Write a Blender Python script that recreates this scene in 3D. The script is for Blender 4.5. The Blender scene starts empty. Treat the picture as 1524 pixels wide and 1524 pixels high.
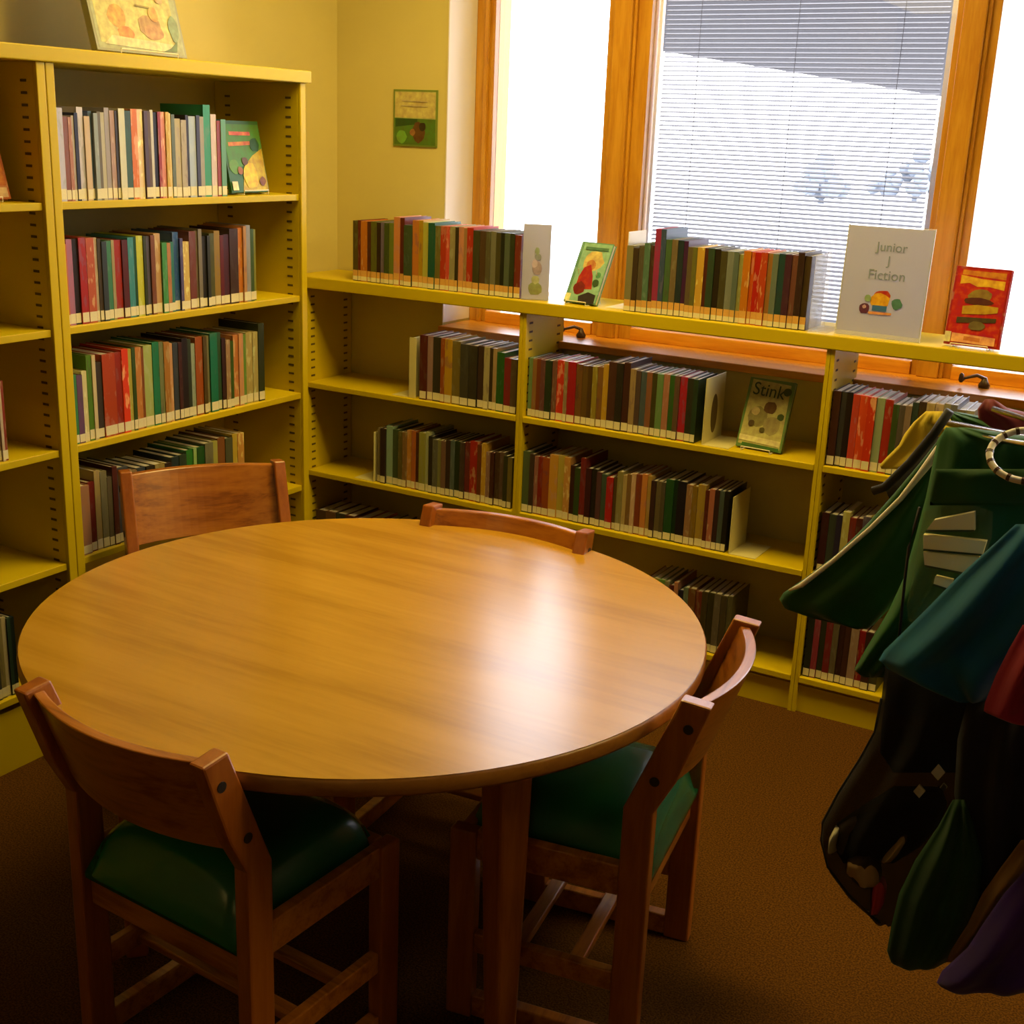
import bpy, math, random
from mathutils import Vector, Matrix

# ---------------------------------------------------------------- camera, world, lights, exposure
S = bpy.context.scene
COL = S.collection
F = 1871.394472751571
CAM = Vector((2.4190130, -2.9676609, 1.5610481))
RT = Vector((0.8636366593, 0.5026724557, 0.0381067313))
UP = Vector((-0.1769684100, 0.2315298042, 0.9565961173))
FW = Vector((-0.4720316754, 0.8328951627, -0.2889147718))
cd = bpy.data.cameras.new('camera'); cam = bpy.data.objects.new('camera', cd); COL.objects.link(cam)
cd.sensor_width = 36; cd.lens = 36 * F / 1524; cd.clip_start = 0.05; cd.clip_end = 300
cam.matrix_world = Matrix(((RT.x, UP.x, -FW.x, CAM.x), (RT.y, UP.y, -FW.y, CAM.y), (RT.z, UP.z, -FW.z, CAM.z), (0, 0, 0, 1)))
S.camera = cam
W = bpy.data.worlds.new('world'); S.world = W; W.use_nodes = True
bg = W.node_tree.nodes['Background']; bg.inputs[0].default_value = (0.88, 0.90, 1.0, 1); bg.inputs[1].default_value = 8.0
S.view_settings.view_transform = 'Standard'; S.view_settings.look = 'None'
S.view_settings.gamma = 1; S.view_settings.exposure = 0.0; S.view_settings.use_curve_mapping = False
LAMP = (1.0, 0.72, 0.20); LAMP_E = 20.0; LAMP_FAR = 2.5
FIXTURES = [(1.0, -0.30), (3.6, -0.30), (0.1, -5.6), (3.3, -5.6)]

# ---------------------------------------------------------------- helpers
PI = math.pi
def lin(h):
    if isinstance(h, str):
        c = [int(h[i:i+2], 16) / 255 for i in (0, 2, 4)]
        return tuple(x / 12.92 if x <= 0.04045 else ((x + 0.055) / 1.055) ** 2.4 for x in c) + (1,)
    return tuple(h) + (1,)
def unproj(u, v, axis, val):
    d = FW + RT * ((u - 762) / F) + UP * ((762 - v) / F)
    t = (val - CAM[axis]) / d[axis]
    return CAM + d * t
def proj(p):
    d = Vector(p) - CAM; z = d.dot(FW)
    return 762 + F * d.dot(RT) / z, 762 - F * d.dot(UP) / z
def solve_axis(u, fn, a, b):
    for _ in range(50):
        m = (a + b) / 2
        if (proj(fn(m))[0] < u) == (proj(fn(a))[0] < u): a = m
        else: b = m
    return (a + b) / 2

class NT:
    def __init__(s, m): s.t = m.node_tree; s.n = s.t.nodes; s.l = s.t.links
    def new(s, k, **kw):
        o = s.n.new(k)
        for a, b in kw.items(): setattr(o, a, b)
        return o
    def link(s, a, b): s.l.new(a, b)
def base_mat(name, col=(0.5, 0.5, 0.5), rough=0.5, metal=0, spec=0.5):
    m = bpy.data.materials.new(name); m.use_nodes = True
    b = m.node_tree.nodes['Principled BSDF']
    b.inputs['Base Color'].default_value = lin(col); b.inputs['Roughness'].default_value = rough
    b.inputs['Metallic'].default_value = metal; b.inputs['Specular IOR Level'].default_value = spec
    return m, NT(m), b
def noisy(name, c1, c2, scale=8, rough=0.5, stretch=(1, 1, 1), bump=0, detail=3, spec=0.5, lo=0.35, hi=0.65, coord='Object'):
    m, t, b = base_mat(name, c1, rough, 0, spec)
    tc = t.new('ShaderNodeTexCoord'); mp = t.new('ShaderNodeMapping'); mp.inputs['Scale'].default_value = stretch
    nz = t.new('ShaderNodeTexNoise'); nz.inputs['Scale'].default_value = scale; nz.inputs['Detail'].default_value = detail
    cr = t.new('ShaderNodeValToRGB'); cr.color_ramp.elements[0].color = lin(c1); cr.color_ramp.elements[1].color = lin(c2)
    cr.color_ramp.elements[0].position = lo; cr.color_ramp.elements[1].position = hi
    t.link(tc.outputs[coord], mp.inputs[0]); t.link(mp.outputs[0], nz.inputs['Vector'])
    t.link(nz.outputs[0], cr.inputs[0]); t.link(cr.outputs[0], b.inputs['Base Color'])
    if bump:
        bp = t.new('ShaderNodeBump'); bp.inputs['Strength'].default_value = bump; bp.inputs['Distance'].default_value = 0.003
        t.link(nz.outputs[0], bp.inputs['Height']); t.link(bp.outputs[0], b.inputs['Normal'])
    return m
def wood(name, c1, c2, c3, rough=0.35, axis=0, scale=5.0, coat=0.0):
    m, t, b = base_mat(name, c1, rough)
    tc = t.new('ShaderNodeTexCoord'); mp = t.new('ShaderNodeMapping')
    sc = [9.0, 9.0, 9.0]; sc[axis] = 0.9; mp.inputs['Scale'].default_value = sc
    n1 = t.new('ShaderNodeTexNoise'); n1.inputs['Scale'].default_value = scale; n1.inputs['Detail'].default_value = 6; n1.inputs['Distortion'].default_value = 0.6
    n2 = t.new('ShaderNodeTexNoise'); n2.inputs['Scale'].default_value = scale * 6; n2.inputs['Detail'].default_value = 2
    cr = t.new('ShaderNodeValToRGB'); e = cr.color_ramp.elements
    e[0].position = 0.36; e[0].color = lin(c2); e[1].position = 0.64; e[1].color = lin(c3)
    k = e.new(0.5); k.color = lin(c1)
    mx = t.new('ShaderNodeMix', data_type='FLOAT'); mx.inputs[0].default_value = 0.25
    t.link(tc.outputs['Object'], mp.inputs[0]); t.link(mp.outputs[0], n1.inputs['Vector']); t.link(mp.outputs[0], n2.inputs['Vector'])
    t.link(n1.outputs[0], mx.inputs[2]); t.link(n2.outputs[0], mx.inputs[3]); t.link(mx.outputs[0], cr.inputs[0])
    t.link(cr.outputs[0], b.inputs['Base Color'])
    return m

M = {}
M['wall'] = noisy('wall_paint', (0.58, 0.49, 0.18), (0.62, 0.525, 0.195), 3, 0.75, spec=0.25)
M['reveal'] = base_mat('white_plaster', (0.74, 0.68, 0.66), 0.7)[0]
M['carpet'] = noisy('brown_carpet', (0.05, 0.018, 0.0015), (0.12, 0.050, 0.005), 260, 0.95, bump=0.8, detail=2, spec=0.1, lo=0.38, hi=0.62)
M['ceiling'] = noisy('ceiling_tile', (0.42, 0.40, 0.33), (0.46, 0.44, 0.37), 60, 0.9)
M['shelf'] = noisy('mustard_enamel', (0.57, 0.425, 0.003), (0.62, 0.465, 0.005), 2.2, 0.42, spec=0.3)
M['hole'] = base_mat('slot_dark', (0.10, 0.065, 0.01), 0.8)[0]
M['cherry'] = wood('window_fir', (0.50, 0.225, 0.014), (0.42, 0.165, 0.008), (0.57, 0.275, 0.025), 0.34, 2, 4)
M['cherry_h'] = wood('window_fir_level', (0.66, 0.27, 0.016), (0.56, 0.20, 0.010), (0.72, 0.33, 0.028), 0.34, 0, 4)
M['table'] = wood('table_laminate', (0.46, 0.235, 0.016), (0.385, 0.19, 0.011), (0.50, 0.262, 0.021), 0.24, 0, 1.6)
_b = M['table'].node_tree.nodes['Principled BSDF']; _b.inputs['IOR'].default_value = 1.62; _b.inputs['Roughness'].default_value = 0.24
M['edge'] = wood('table_edge_band', (0.34, 0.14, 0.02), (0.28, 0.11, 0.015), (0.38, 0.16, 0.025), 0.35, 0, 3)
M['oak'] = wood('oak_orange', (0.38, 0.115, 0.007), (0.22, 0.056, 0.003), (0.46, 0.155, 0.012), 0.36, 0, 4)
M['oak_v'] = wood('oak_orange_upright', (0.35, 0.092, 0.006), (0.28, 0.068, 0.004), (0.40, 0.115, 0.009), 0.38, 2, 4)
for _k in ('oak', 'oak_v'):
    _b = M[_k].node_tree.nodes['Principled BSDF']; _b.inputs['Coat Weight'].default_value = 0.7; _b.inputs['Coat Roughness'].default_value = 0.22
M['vinyl'] = base_mat('green_vinyl', (0.010, 0.12, 0.042), 0.24)[0]
M['bolt'] = base_mat('dark_bolt', (0.02, 0.014, 0.012), 0.45)[0]
M['pages'] = noisy('page_edges', (0.72, 0.68, 0.62), (0.80, 0.77, 0.72), 90, 0.8, (1, 1, 0.1))
M['sticker'] = noisy('cream_sticker', (0.66, 0.60, 0.38), (0.74, 0.70, 0.52), 60, 0.6)
M['genre'] = noisy('orange_sticker', (0.62, 0.32, 0.06), (0.72, 0.42, 0.12), 60, 0.6)
M['white'] = base_mat('white_enamel', (0.78, 0.75, 0.70), 0.35)[0]
M['cream_metal'] = base_mat('cream_metal', (0.62, 0.56, 0.26), 0.35)[0]
M['wire'] = base_mat('white_wire', (0.80, 0.74, 0.62), 0.3)[0]
M['chrome'] = base_mat('chrome', (0.75, 0.75, 0.78), 0.18, 1)[0]
M['darkmetal'] = base_mat('dark_bronze', (0.06, 0.025, 0.015), 0.4)[0]
M['slat'] = base_mat('blind_slat', (0.034, 0.024, 0.034), 0.5)[0]
M['railwhite'] = base_mat('blind_edge', (0.85, 0.80, 0.85), 0.5)[0]
M['black'] = base_mat('black_webbing', (0.008, 0.007, 0.012), 0.7)[0]
M['ink'] = base_mat('grey_ink', (0.22, 0.27, 0.33), 0.7)[0]
M['ink2'] = base_mat('dark_green_ink', (0.03, 0.06, 0.02), 0.7)[0]
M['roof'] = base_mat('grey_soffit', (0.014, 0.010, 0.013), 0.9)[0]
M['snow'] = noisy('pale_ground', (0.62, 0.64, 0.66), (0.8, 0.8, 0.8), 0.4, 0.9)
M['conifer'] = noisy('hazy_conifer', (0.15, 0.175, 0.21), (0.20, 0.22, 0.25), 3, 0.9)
for key, e_ in (('lamp', LAMP_E), ('lamp_far', LAMP_FAR)):
    m, t, b = base_mat('lamp_diffuser', (0.9, 0.9, 0.8), 0.6); b.inputs['Emission Color'].default_value = LAMP + (1,); b.inputs['Emission Strength'].default_value = e_; M[key] = m
# glass (thin, lets light through)
m = bpy.data.materials.new('window_glass'); m.use_nodes = True; t = NT(m); t.n.remove(t.n['Principled BSDF'])
tr = t.new('ShaderNodeBsdfTransparent'); gl = t.new('ShaderNodeBsdfGlossy'); gl.inputs['Roughness'].default_value = 0.02
mx = t.new('ShaderNodeMixShader'); fr = t.new('ShaderNodeFresnel'); fr.inputs[0].default_value = 1.4
t.link(fr.outputs[0], mx.inputs[0]); t.link(tr.outputs[0], mx.inputs[1]); t.link(gl.outputs[0], mx.inputs[2]); t.link(mx.outputs[0], t.n['Material Output'].inputs[0]); M['glass'] = m
def see_through(name, col, alpha, rough=0.6):
    m, t, b = base_mat(name, col, rough); b.inputs['Alpha'].default_value = alpha; return m
M['mesh'] = see_through('black_netting', (0.004, 0.0035, 0.007), 0.78, 0.95)
M['vinylwin'] = see_through('clear_vinyl', (0.30, 0.42, 0.22), 0.12, 0.15)
m, t, b = base_mat('white_paper', (0.72, 0.73, 0.92), 0.6); _tl = t.new('ShaderNodeBsdfTranslucent'); _tl.inputs[0].default_value = (0.42, 0.41, 0.50, 1)
_ad = t.new('ShaderNodeMixShader'); _ad.inputs[0].default_value = 0.50; t.link(b.outputs[0], _ad.inputs[1]); t.link(_tl.outputs[0], _ad.inputs[2]); t.link(_ad.outputs[0], t.n['Material Output'].inputs[0]); M['paper'] = m
M['acrylic'] = see_through('clear_acrylic', (0.85, 0.85, 0.86), 0.22, 0.1)
# book cover: colour comes from each book, with printed title patches
m, t, b = base_mat('book_cover', (0.5, 0.5, 0.5), 0.38)
oi = t.new('ShaderNodeObjectInfo'); tc = t.new('ShaderNodeTexCoord'); sx = t.new('ShaderNodeSeparateXYZ'); t.link(tc.outputs['Generated'], sx.inputs[0])
cb = t.new('ShaderNodeCombineXYZ'); m1 = t.new('ShaderNodeMath', operation='MULTIPLY'); m1.inputs[1].default_value = 97.0
t.link(oi.outputs['Random'], m1.inputs[0]); t.link(m1.outputs[0], cb.inputs[1]); t.link(sx.outputs[2], cb.inputs[2])
m2 = t.new('ShaderNodeMath', operation='MULTIPLY'); m2.inputs[1].default_value = 0.35; t.link(sx.outputs[0], m2.inputs[0]); t.link(m2.outputs[0], cb.inputs[0])
nz = t.new('ShaderNodeTexNoise'); nz.inputs['Scale'].default_value = 5.5; nz.inputs['Detail'].default_value = 4; t.link(cb.outputs[0], nz.inputs['Vector'])
cr = t.new('ShaderNodeValToRGB'); cr.color_ramp.elements[0].position = 0.55; cr.color_ramp.elements[1].position = 0.62
cr.color_ramp.elements[0].color = (0, 0, 0, 1); cr.color_ramp.elements[1].color = (1, 1, 1, 1); t.link(nz.outputs[0], cr.inputs[0])
m3 = t.new('ShaderNodeMath', operation='MULTIPLY'); m3.inputs[1].default_value = 0.6; t.link(cr.outputs[0], m3.inputs[0])
hs = t.new('ShaderNodeHueSaturation'); hs.inputs['Saturation'].default_value = 0.7; t.link(oi.outputs['Color'], hs.inputs['Color'])
mr = t.new('ShaderNodeMapRange'); mr.inputs['To Min'].default_value = 0.5; mr.inputs['To Max'].default_value = 1.7; t.link(oi.outputs['Random'], mr.inputs[0]); t.link(mr.outputs[0], hs.inputs['Value'])
mh = t.new('ShaderNodeMapRange'); mh.inputs['To Min'].default_value = 0.42; mh.inputs['To Max'].default_value = 0.58; t.link(oi.outputs['Random'], mh.inputs[0]); t.link(mh.outputs[0], hs.inputs['Hue'])
mc = t.new('ShaderNodeMix', data_type='RGBA'); t.link(m3.outputs[0], mc.inputs[0]); t.link(oi.outputs['Color'], mc.inputs[6]); t.link(hs.outputs[0], mc.inputs[7])
t.link(mc.outputs[2], b.inputs['Base Color']); M['cover'] = m
# flat print: colour stored on the faces
m, t, b = base_mat('printed_art', (0.5, 0.5, 0.5), 0.45); at = t.new('ShaderNodeAttribute'); at.attribute_name = 'art'; tc = t.new('ShaderNodeTexCoord'); nz = t.new('ShaderNodeTexNoise'); nz.inputs['Scale'].default_value = 55; nz.inputs['Detail'].default_value = 4
t.link(tc.outputs['Object'], nz.inputs['Vector']); mr = t.new('ShaderNodeMapRange'); mr.inputs['From Min'].default_value = .3; mr.inputs['From Max'].default_value = .7; mr.inputs['To Min'].default_value = .78; mr.inputs['To Max'].default_value = 1.18
hs = t.new('ShaderNodeHueSaturation'); mh = t.new('ShaderNodeMapRange'); mh.inputs['From Min'].default_value = .3; mh.inputs['From Max'].default_value = .7; mh.inputs['To Min'].default_value = .48; mh.inputs['To Max'].default_value = .52
t.link(nz.outputs[0], mr.inputs[0]); t.link(nz.outputs[0], mh.inputs[0]); t.link(mr.outputs[0], hs.inputs['Value']); t.link(mh.outputs[0], hs.inputs['Hue']); t.link(at.outputs[0], hs.inputs['Color']); t.link(hs.outputs[0], b.inputs['Base Color']); M['art'] = m
def fabric(name, c1, c2, rough=0.75):
    m = noisy(name, c1, c2, 6, rough, bump=0, spec=0.3)
    b = m.node_tree.nodes['Principled BSDF']; b.inputs['Sheen Weight'].default_value = 0.15
    return m

# mesh builder -------------------------------------------------------------
class MB:
    def __init__(s): s.v = []; s.f = []; s.c = []
    def quadbox(s, c8):
        i = len(s.v); s.v += [tuple(p) for p in c8]
        s.f += [tuple(i + k for k in q) for q in ((0, 3, 2, 1), (4, 5, 6, 7), (0, 1, 5, 4), (1, 2, 6, 5), (2, 3, 7, 6), (3, 0, 4, 7))]
        return s
    def box(s, x0, x1, y0, y1, z0, z1):
        return s.quadbox([(x0, y0, z0), (x1, y0, z0), (x1, y1, z0), (x0, y1, z0), (x0, y0, z1), (x1, y0, z1), (x1, y1, z1), (x0, y1, z1)])
    def prism(s, poly, a0, a1, axis=0):
        n = len(poly); i = len(s.v)
        for a in (a0, a1):
            for p in poly:
                s.v.append((a, p[0], p[1]) if axis == 0 else (p[0], a, p[1]) if axis == 1 else (p[0], p[1], a))
        s.f.append(tuple(i + k for k in range(n))); s.f.append(tuple(i + n + k for k in reversed(range(n))))
        s.f += [(i + k, i + n + k, i + n + (k + 1) % n, i + (k + 1) % n) for k in range(n)]
        return s
    def tube(s, pts, r, n=8, close=False):
        pts = [Vector(p) for p in pts]; rs = r if isinstance(r, (list, tuple)) else [r] * len(pts); i0 = len(s.v); L = len(pts)
        for k, p in enumerate(pts):
            a = pts[(k - 1) % L] if (close or k > 0) else p; b = pts[(k + 1) % L] if (close or k < L - 1) else p
            d = (b - a).normalized(); q = d.cross(Vector((0, 0, 1)))
            if q.length < 0.05: q = d.cross(Vector((1, 0, 0)))
            q.normalize(); w = d.cross(q)
            for j in range(n):
                th = 2 * PI * j / n; s.v.append(tuple(p + (q * math.cos(th) + w * math.sin(th)) * rs[k]))
        for k in range(L if close else L - 1):
            for j in range(n):
                a = i0 + k * n; b = i0 + ((k + 1) % L) * n
                s.f.append((a + j, a + (j + 1) % n, b + (j + 1) % n, b + j))
        if not close:
            s.f.append(tuple(i0 + j for j in reversed(range(n)))); s.f.append(tuple(i0 + (L - 1) * n + j for j in range(n)))
        return s
    def lathe(s, prof, n=48, c=(0, 0)):
        i0 = len(s.v); L = len(prof)
        for r, z in prof:
            for j in range(n): s.v.append((c[0] + r * math.cos(2 * PI * j / n), c[1] + r * math.sin(2 * PI * j / n), z))
        for k in range(L - 1):
            for j in range(n):
                a = i0 + k * n; b = a + n; s.f.append((a + j, a + (j + 1) % n, b + (j + 1) % n, b + j))
        s.f.append(tuple(i0 + j for j in reversed(range(n)))); s.f.append(tuple(i0 + (L - 1) * n + j for j in range(n)))
        return s
    def mesh(s, name, smooth=False):
        me = bpy.data.meshes.new(name); me.from_pydata(s.v, [], s.f); me.update()
        import bmesh
        b = bmesh.new(); b.from_mesh(me); bmesh.ops.recalc_face_normals(b, faces=b.faces); b.to_mesh(me); b.free()
        if smooth:
            for p in me.polygons: p.use_smooth = True
        return me
    def build(s, name, mat, parent=None, bevel=0, smooth=False, loc=None):
        me = s.mesh(name, smooth); me.materials.append(mat)
        o = bpy.data.objects.new(name, me); COL.objects.link(o)
        if parent: o.parent = parent
        if loc: o.location = loc
        if bevel:
            b = o.modifiers.new('bevel', 'BEVEL'); b.width = bevel; b.segments = 2; b.limit_method = 'ANGLE'
            if smooth: b.harden_normals = False
        return o
def art_mesh(polys, parent, name='cover_art', y=-0.0006):
    """flat coloured print: polys = [(hex, [(x,z)...])], in the local XZ plane of parent"""
    v = []; f = []; cols = []
    for k, (h, ps) in enumerate(polys):
        i = len(v); n = len(ps); yy = y - 0.00025 * k
        v += [(p[0], yy, p[1]) for p in ps]; f.append(tuple(range(i, i + n))); cols.append((n, lin(h)))
    me = bpy.data.meshes.new(name); me.from_pydata(v, [], f); ca = me.color_attributes.new('art', 'FLOAT_COLOR', 'POINT')
    i = 0
    for n, c in cols:
        for _ in range(n): ca.data[i].color = c; i += 1
    me.materials.append(M['art']); o = bpy.data.objects.new(name, me); COL.objects.link(o); o.parent = parent
    sm = o.modifiers.new('thickness', 'SOLIDIFY'); sm.thickness = 0.0002
    return o
def lettering(txt, size, x, z, mat, parent, y=-0.0012, name='lettering', rot=0, sx=1.0):
    cu = bpy.data.curves.new(name, 'FONT'); cu.body = txt; cu.size = size; cu.align_x = 'CENTER'; cu.extrude = 0.0002
    tmp = bpy.data.objects.new('tmp', cu); COL.objects.link(tmp)
    dg = bpy.context.evaluated_depsgraph_get(); me = bpy.data.meshes.new_from_object(tmp.evaluated_get(dg))
    bpy.data.objects.remove(tmp); me.materials.clear(); me.materials.append(mat)
    o = bpy.data.objects.new(name, me); COL.objects.link(o); o.parent = parent
    o.location = (x, y, z); o.rotation_euler = (PI / 2, 0, 0); o.rotation_euler.rotate_axis('Z', rot); o.scale = (sx, 1, 1)
    return o
def empty(name, loc=(0, 0, 0), rz=0, label=None, cat=None, group=None, rx=0):
    o = bpy.data.objects.new(name, None); COL.objects.link(o); o.empty_display_size = 0.05
    o.location = loc; o.rotation_euler = (rx, 0, rz)
    return tag(o, label, cat, group)
def tag(o, label=None, cat=None, group=None, kind=None):
    if label: o['label'] = label
    if cat: o['category'] = cat
    if group: o['group'] = group
    if kind: o['kind'] = kind
    return o
def struct(name, mb, mat, **kw):
    return tag(mb.build(name, mat, **kw), kind='structure')
def wobble(cx, cz, r, n=12, k=0.25, seed=1, ax=1.0, az=1.0):
    rr = random.Random(seed)
    return [(cx + ax * r * (1 + k * (rr.random() - .5)) * math.cos(2 * PI * j / n), cz + az * r * (1 + k * (rr.random() - .5)) * math.sin(2 * PI * j / n)) for j in range(n)]

# ---------------------------------------------------------------- room shell
WA = -0.315; WB = 0.56; XR = 5.6; YB = -6.2; H = 2.6
WX0 = 0.1245; WZ0 = 0.915; WZ1 = 2.3; WY = 0.74
struct('floor', MB().box(WA - 0.12, XR + .12, YB - .12, WB + 0.3, -0.1, 0), M['carpet'])
struct('ceiling', MB().box(WA - .12, XR + .12, YB - .12, WB + 0.3, H, H + .1), M['ceiling'])
struct('wall_left', MB().box(WA - 0.12, WA, YB, WB + 0.3, 0, H), M['wall'])
wb = MB().box(WA, WX0, WB, WB + 0.3, 0, H).box(WX0, XR, WB, WB + 0.3, 0, WZ0).box(WX0, XR, WB, WB + 0.3, WZ1, H).box(4.9, XR, WB, WB + .3, WZ0, WZ1)
struct('wall_back', wb, M['wall'])
M['wall_far'] = noisy('dark_low_bounce', (0.12, 0.08, 0.03), (0.18, 0.12, 0.05), 3, 0.8)  # made-up dark brown for the unseen walls, lowers the bounced light
struct('wall_right', MB().box(XR, XR + .12, YB, WB + .3, 0, H), M['wall_far'])
struct('wall_front', MB().box(WA, XR, YB - .12, YB, 0, H), M['wall_far'])
struct('trim_1', MB().box(WX0, WX0 + 0.004, WB - 0.004, WY - 0.02, WZ0 + .03, WZ1), M['reveal'])
# window sill: one long fir board
struct('trim_2', MB().box(WX0 + 0.004, 4.9, 0.525, 0.745, 0.915, 0.938), M['cherry_h'], bevel=0.003)

# ---------------------------------------------------------------- windows
def window(n, x0, x1, has_blind, label_side):
    fr = MB().box(x0, x1, WY - .03, WY + .06, 0.938, 0.976)            # bottom rail
    fr.box(x0, x1, WY - .03, WY + .06, WZ1 - .05, WZ1)
    w = struct('window_%d' % n, fr, M['cherry_h'], bevel=0.002)
    MB().box(x0, x1, WY + .004, WY + .010, 0.976, WZ1 - .05).build('pane', M['glass'], w)
    return w
def upright(name, boxes, par=None):
    o = MB()
    for bx in boxes: o.box(*bx)
    return o.build(name, M['cherry_v'] if 'cherry_v' in M else M['cherry'], par, bevel=0.002)
w1 = window(1, 0.197, 0.60, True, 0); w2 = window(2, 0.742, 1.628, True, 1); w3 = window(3, 1.742, 2.65, True, 2)
w4 = window(4, 2.80, 4.85, False, 3)
# jambs and mullions, each made of stepped fir strips
def mull(n, x0, x1, step):
    o = struct('trim_%d' % n, MB().box(x0, x1, WY - .02, WY + .08, 0.938, WZ1), M['cherry'], bevel=0.002)
    xs = x0 + step * (x1 - x0)
    MB().box(xs - 0.030, xs + 0.030, WY - .048, WY - .02, 0.938, WZ1).build('cover_strip', M['cherry'], o, bevel=0.004)
    MB().box(xs + 0.030, xs + 0.040, WY - .034, WY - .02, 0.938, WZ1).build('bead', M['cherry'], o, bevel=0.002)
    return o
j = struct('trim_3', MB().box(WX0 + .004, 0.197, WY - .02, WY + .08, 0.938, WZ1), M['cherry'], bevel=0.002)
MB().box(0.165, 0.180, WY - .034, WY - .02, 0.938, WZ1).build('bead', M['cherry'], j, bevel=0.002)
mull(4, 0.60, 0.742, 0.42); mull(5, 1.628, 1.742, 0.45); mull(6, 2.65, 2.80, 0.5)

def blind(name, label, x0, x1, z0, z1, tilt, pitch=0.0132):
    r = empty(name, ((x0 + x1) / 2, WY + .03, z1), 0, label, 'blind')
    mb = MB(); z = z0; w = 0.0084
    cx = (x0 + x1) / 2
    while z < z1 - .03:
        c, s_ = math.cos(tilt) * w, math.sin(tilt) * w
        y = 0.0; zz = z - z1; a, b_ = x0 - cx, x1 - cx
        mb.quadbox([(a, y - c, zz - s_), (b_, y - c, zz - s_), (b_, y + c, zz + s_), (a, y + c, zz + s_),
                    (a, y - c, zz - s_ + .0009), (b_, y - c, zz - s_ + .0009), (b_, y + c, zz + s_ + .0009), (a, y + c, zz + s_ + .0009)])
        z += pitch
    tag(mb.build('slats', M['slat'], r), kind='stuff')
    MB().box(x0 - cx, x1 - cx, -.012, .012, -.03, 0).build('head_rail', M['railwhite'], r, bevel=.002)
    MB().box(x0 - cx, x1 - cx, -.009, .009, z0 - z1 - .02, z0 - z1 - .008).build('bottom_rail', M['railwhite'], r, bevel=.002)
    for k in (0.14, 0.5, 0.86):
        xx = (x0 - cx) + k * (x1 - x0)
        MB().tube([(xx, -.009, z0 - z1), (xx, -.009, -.02)], 0.0008, 4).build('ladder_cord', M['slat'], r)
    return r
blind('window_blind', 'grey mini blind with thin level slats inside the middle window', 0.768, 1.598, 0.992, WZ1 - .05, 0.30)
MB().box(1.605, 1.622, WY + .025, WY + .04, 0.98, WZ1 - .05).build('edge_strip', M['railwhite'], w2)
MB().box(0.748, 0.758, WY + .025, WY + .04, 0.98, WZ1 - .05).build('edge_strip', M['railwhite'], w2)
for (u, v, lab) in ((865, 492, 'dark folding window crank below the shelf top behind the row of mixed books'), (1465, 570, 'dark folding window crank on the sill below the red display book')):
    p = unproj(u, v, 1, 0.64); p.z = 0.938
    r = empty('window_crank', p, 0, lab, 'window crank')
    MB().lathe([(0.014, 0), (0.016, .008), (.010, .018), (.005, .03)], 16).build('base', M['darkmetal'], r, smooth=True)
    MB().tube([(0, 0, .026), (-.02, -.01, .034), (-.05, -.02, .024), (-.058, -.022, .014)], [.005, .005, .004, .004], 8).build('arm', M['darkmetal'], r, smooth=True)
    MB().lathe([(.004, 0), (.008, .006), (.006, .022), (.002, .026)], 12).build('knob', M['darkmetal'], r, smooth=True, loc=(-.058, -.022, .012))
# outdoors
tag(struct('ground_outside', MB().box(-60, 60, 0.9, 120, -0.35, -0.25), M['snow']), kind='structure')
q = [unproj(u, v, 2, 2.7) for u, v in ((965, -160), (965, 73), (1472, 155), (1478, -160))]
rf = MB(); rf.v = [(p.x, p.y, 2.7) for p in q] + [(p.x, p.y, 2.9) for p in q]; rf.f = [(0, 1, 2, 3), (7, 6, 5, 4)] + [(k, (k + 1) % 4, 4 + (k + 1) % 4, 4 + k) for k in range(4)]
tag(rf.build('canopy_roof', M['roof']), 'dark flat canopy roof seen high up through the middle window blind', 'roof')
rr = random.Random(3)
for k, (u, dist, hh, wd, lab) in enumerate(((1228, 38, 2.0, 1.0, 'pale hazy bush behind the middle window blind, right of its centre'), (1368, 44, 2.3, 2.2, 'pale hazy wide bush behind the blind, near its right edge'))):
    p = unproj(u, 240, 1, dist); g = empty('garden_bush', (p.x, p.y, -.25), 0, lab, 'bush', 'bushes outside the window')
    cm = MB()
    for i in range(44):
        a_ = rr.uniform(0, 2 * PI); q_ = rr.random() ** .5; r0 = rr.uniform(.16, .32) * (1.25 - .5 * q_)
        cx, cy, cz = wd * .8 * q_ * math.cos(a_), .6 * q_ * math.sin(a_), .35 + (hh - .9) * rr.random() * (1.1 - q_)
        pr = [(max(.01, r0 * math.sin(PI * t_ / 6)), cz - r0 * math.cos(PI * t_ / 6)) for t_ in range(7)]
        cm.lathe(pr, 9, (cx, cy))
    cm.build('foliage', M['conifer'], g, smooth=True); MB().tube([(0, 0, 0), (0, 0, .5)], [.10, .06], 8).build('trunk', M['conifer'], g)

# ---------------------------------------------------------------- ceiling lights
for k, (x, y) in enumerate(FIXTURES):
    pos = ['front left', 'front right', 'rear left', 'rear right'][k]
    g = empty('ceiling_light', (x, y, H), PI / 2 if k < 2 else 0, 'rectangular yellow-white ceiling light panel, %s of four' % pos, 'ceiling light', 'ceiling lights')
    MB().box(-.31, .31, -.62, .62, -.03, -.001).build('frame', M['white'], g, bevel=.003)
    MB().box(-.28, .28, -.59, .59, -.036, -.0305).build('diffuser', M['lamp' if k < 2 else 'lamp_far'], g)

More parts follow.
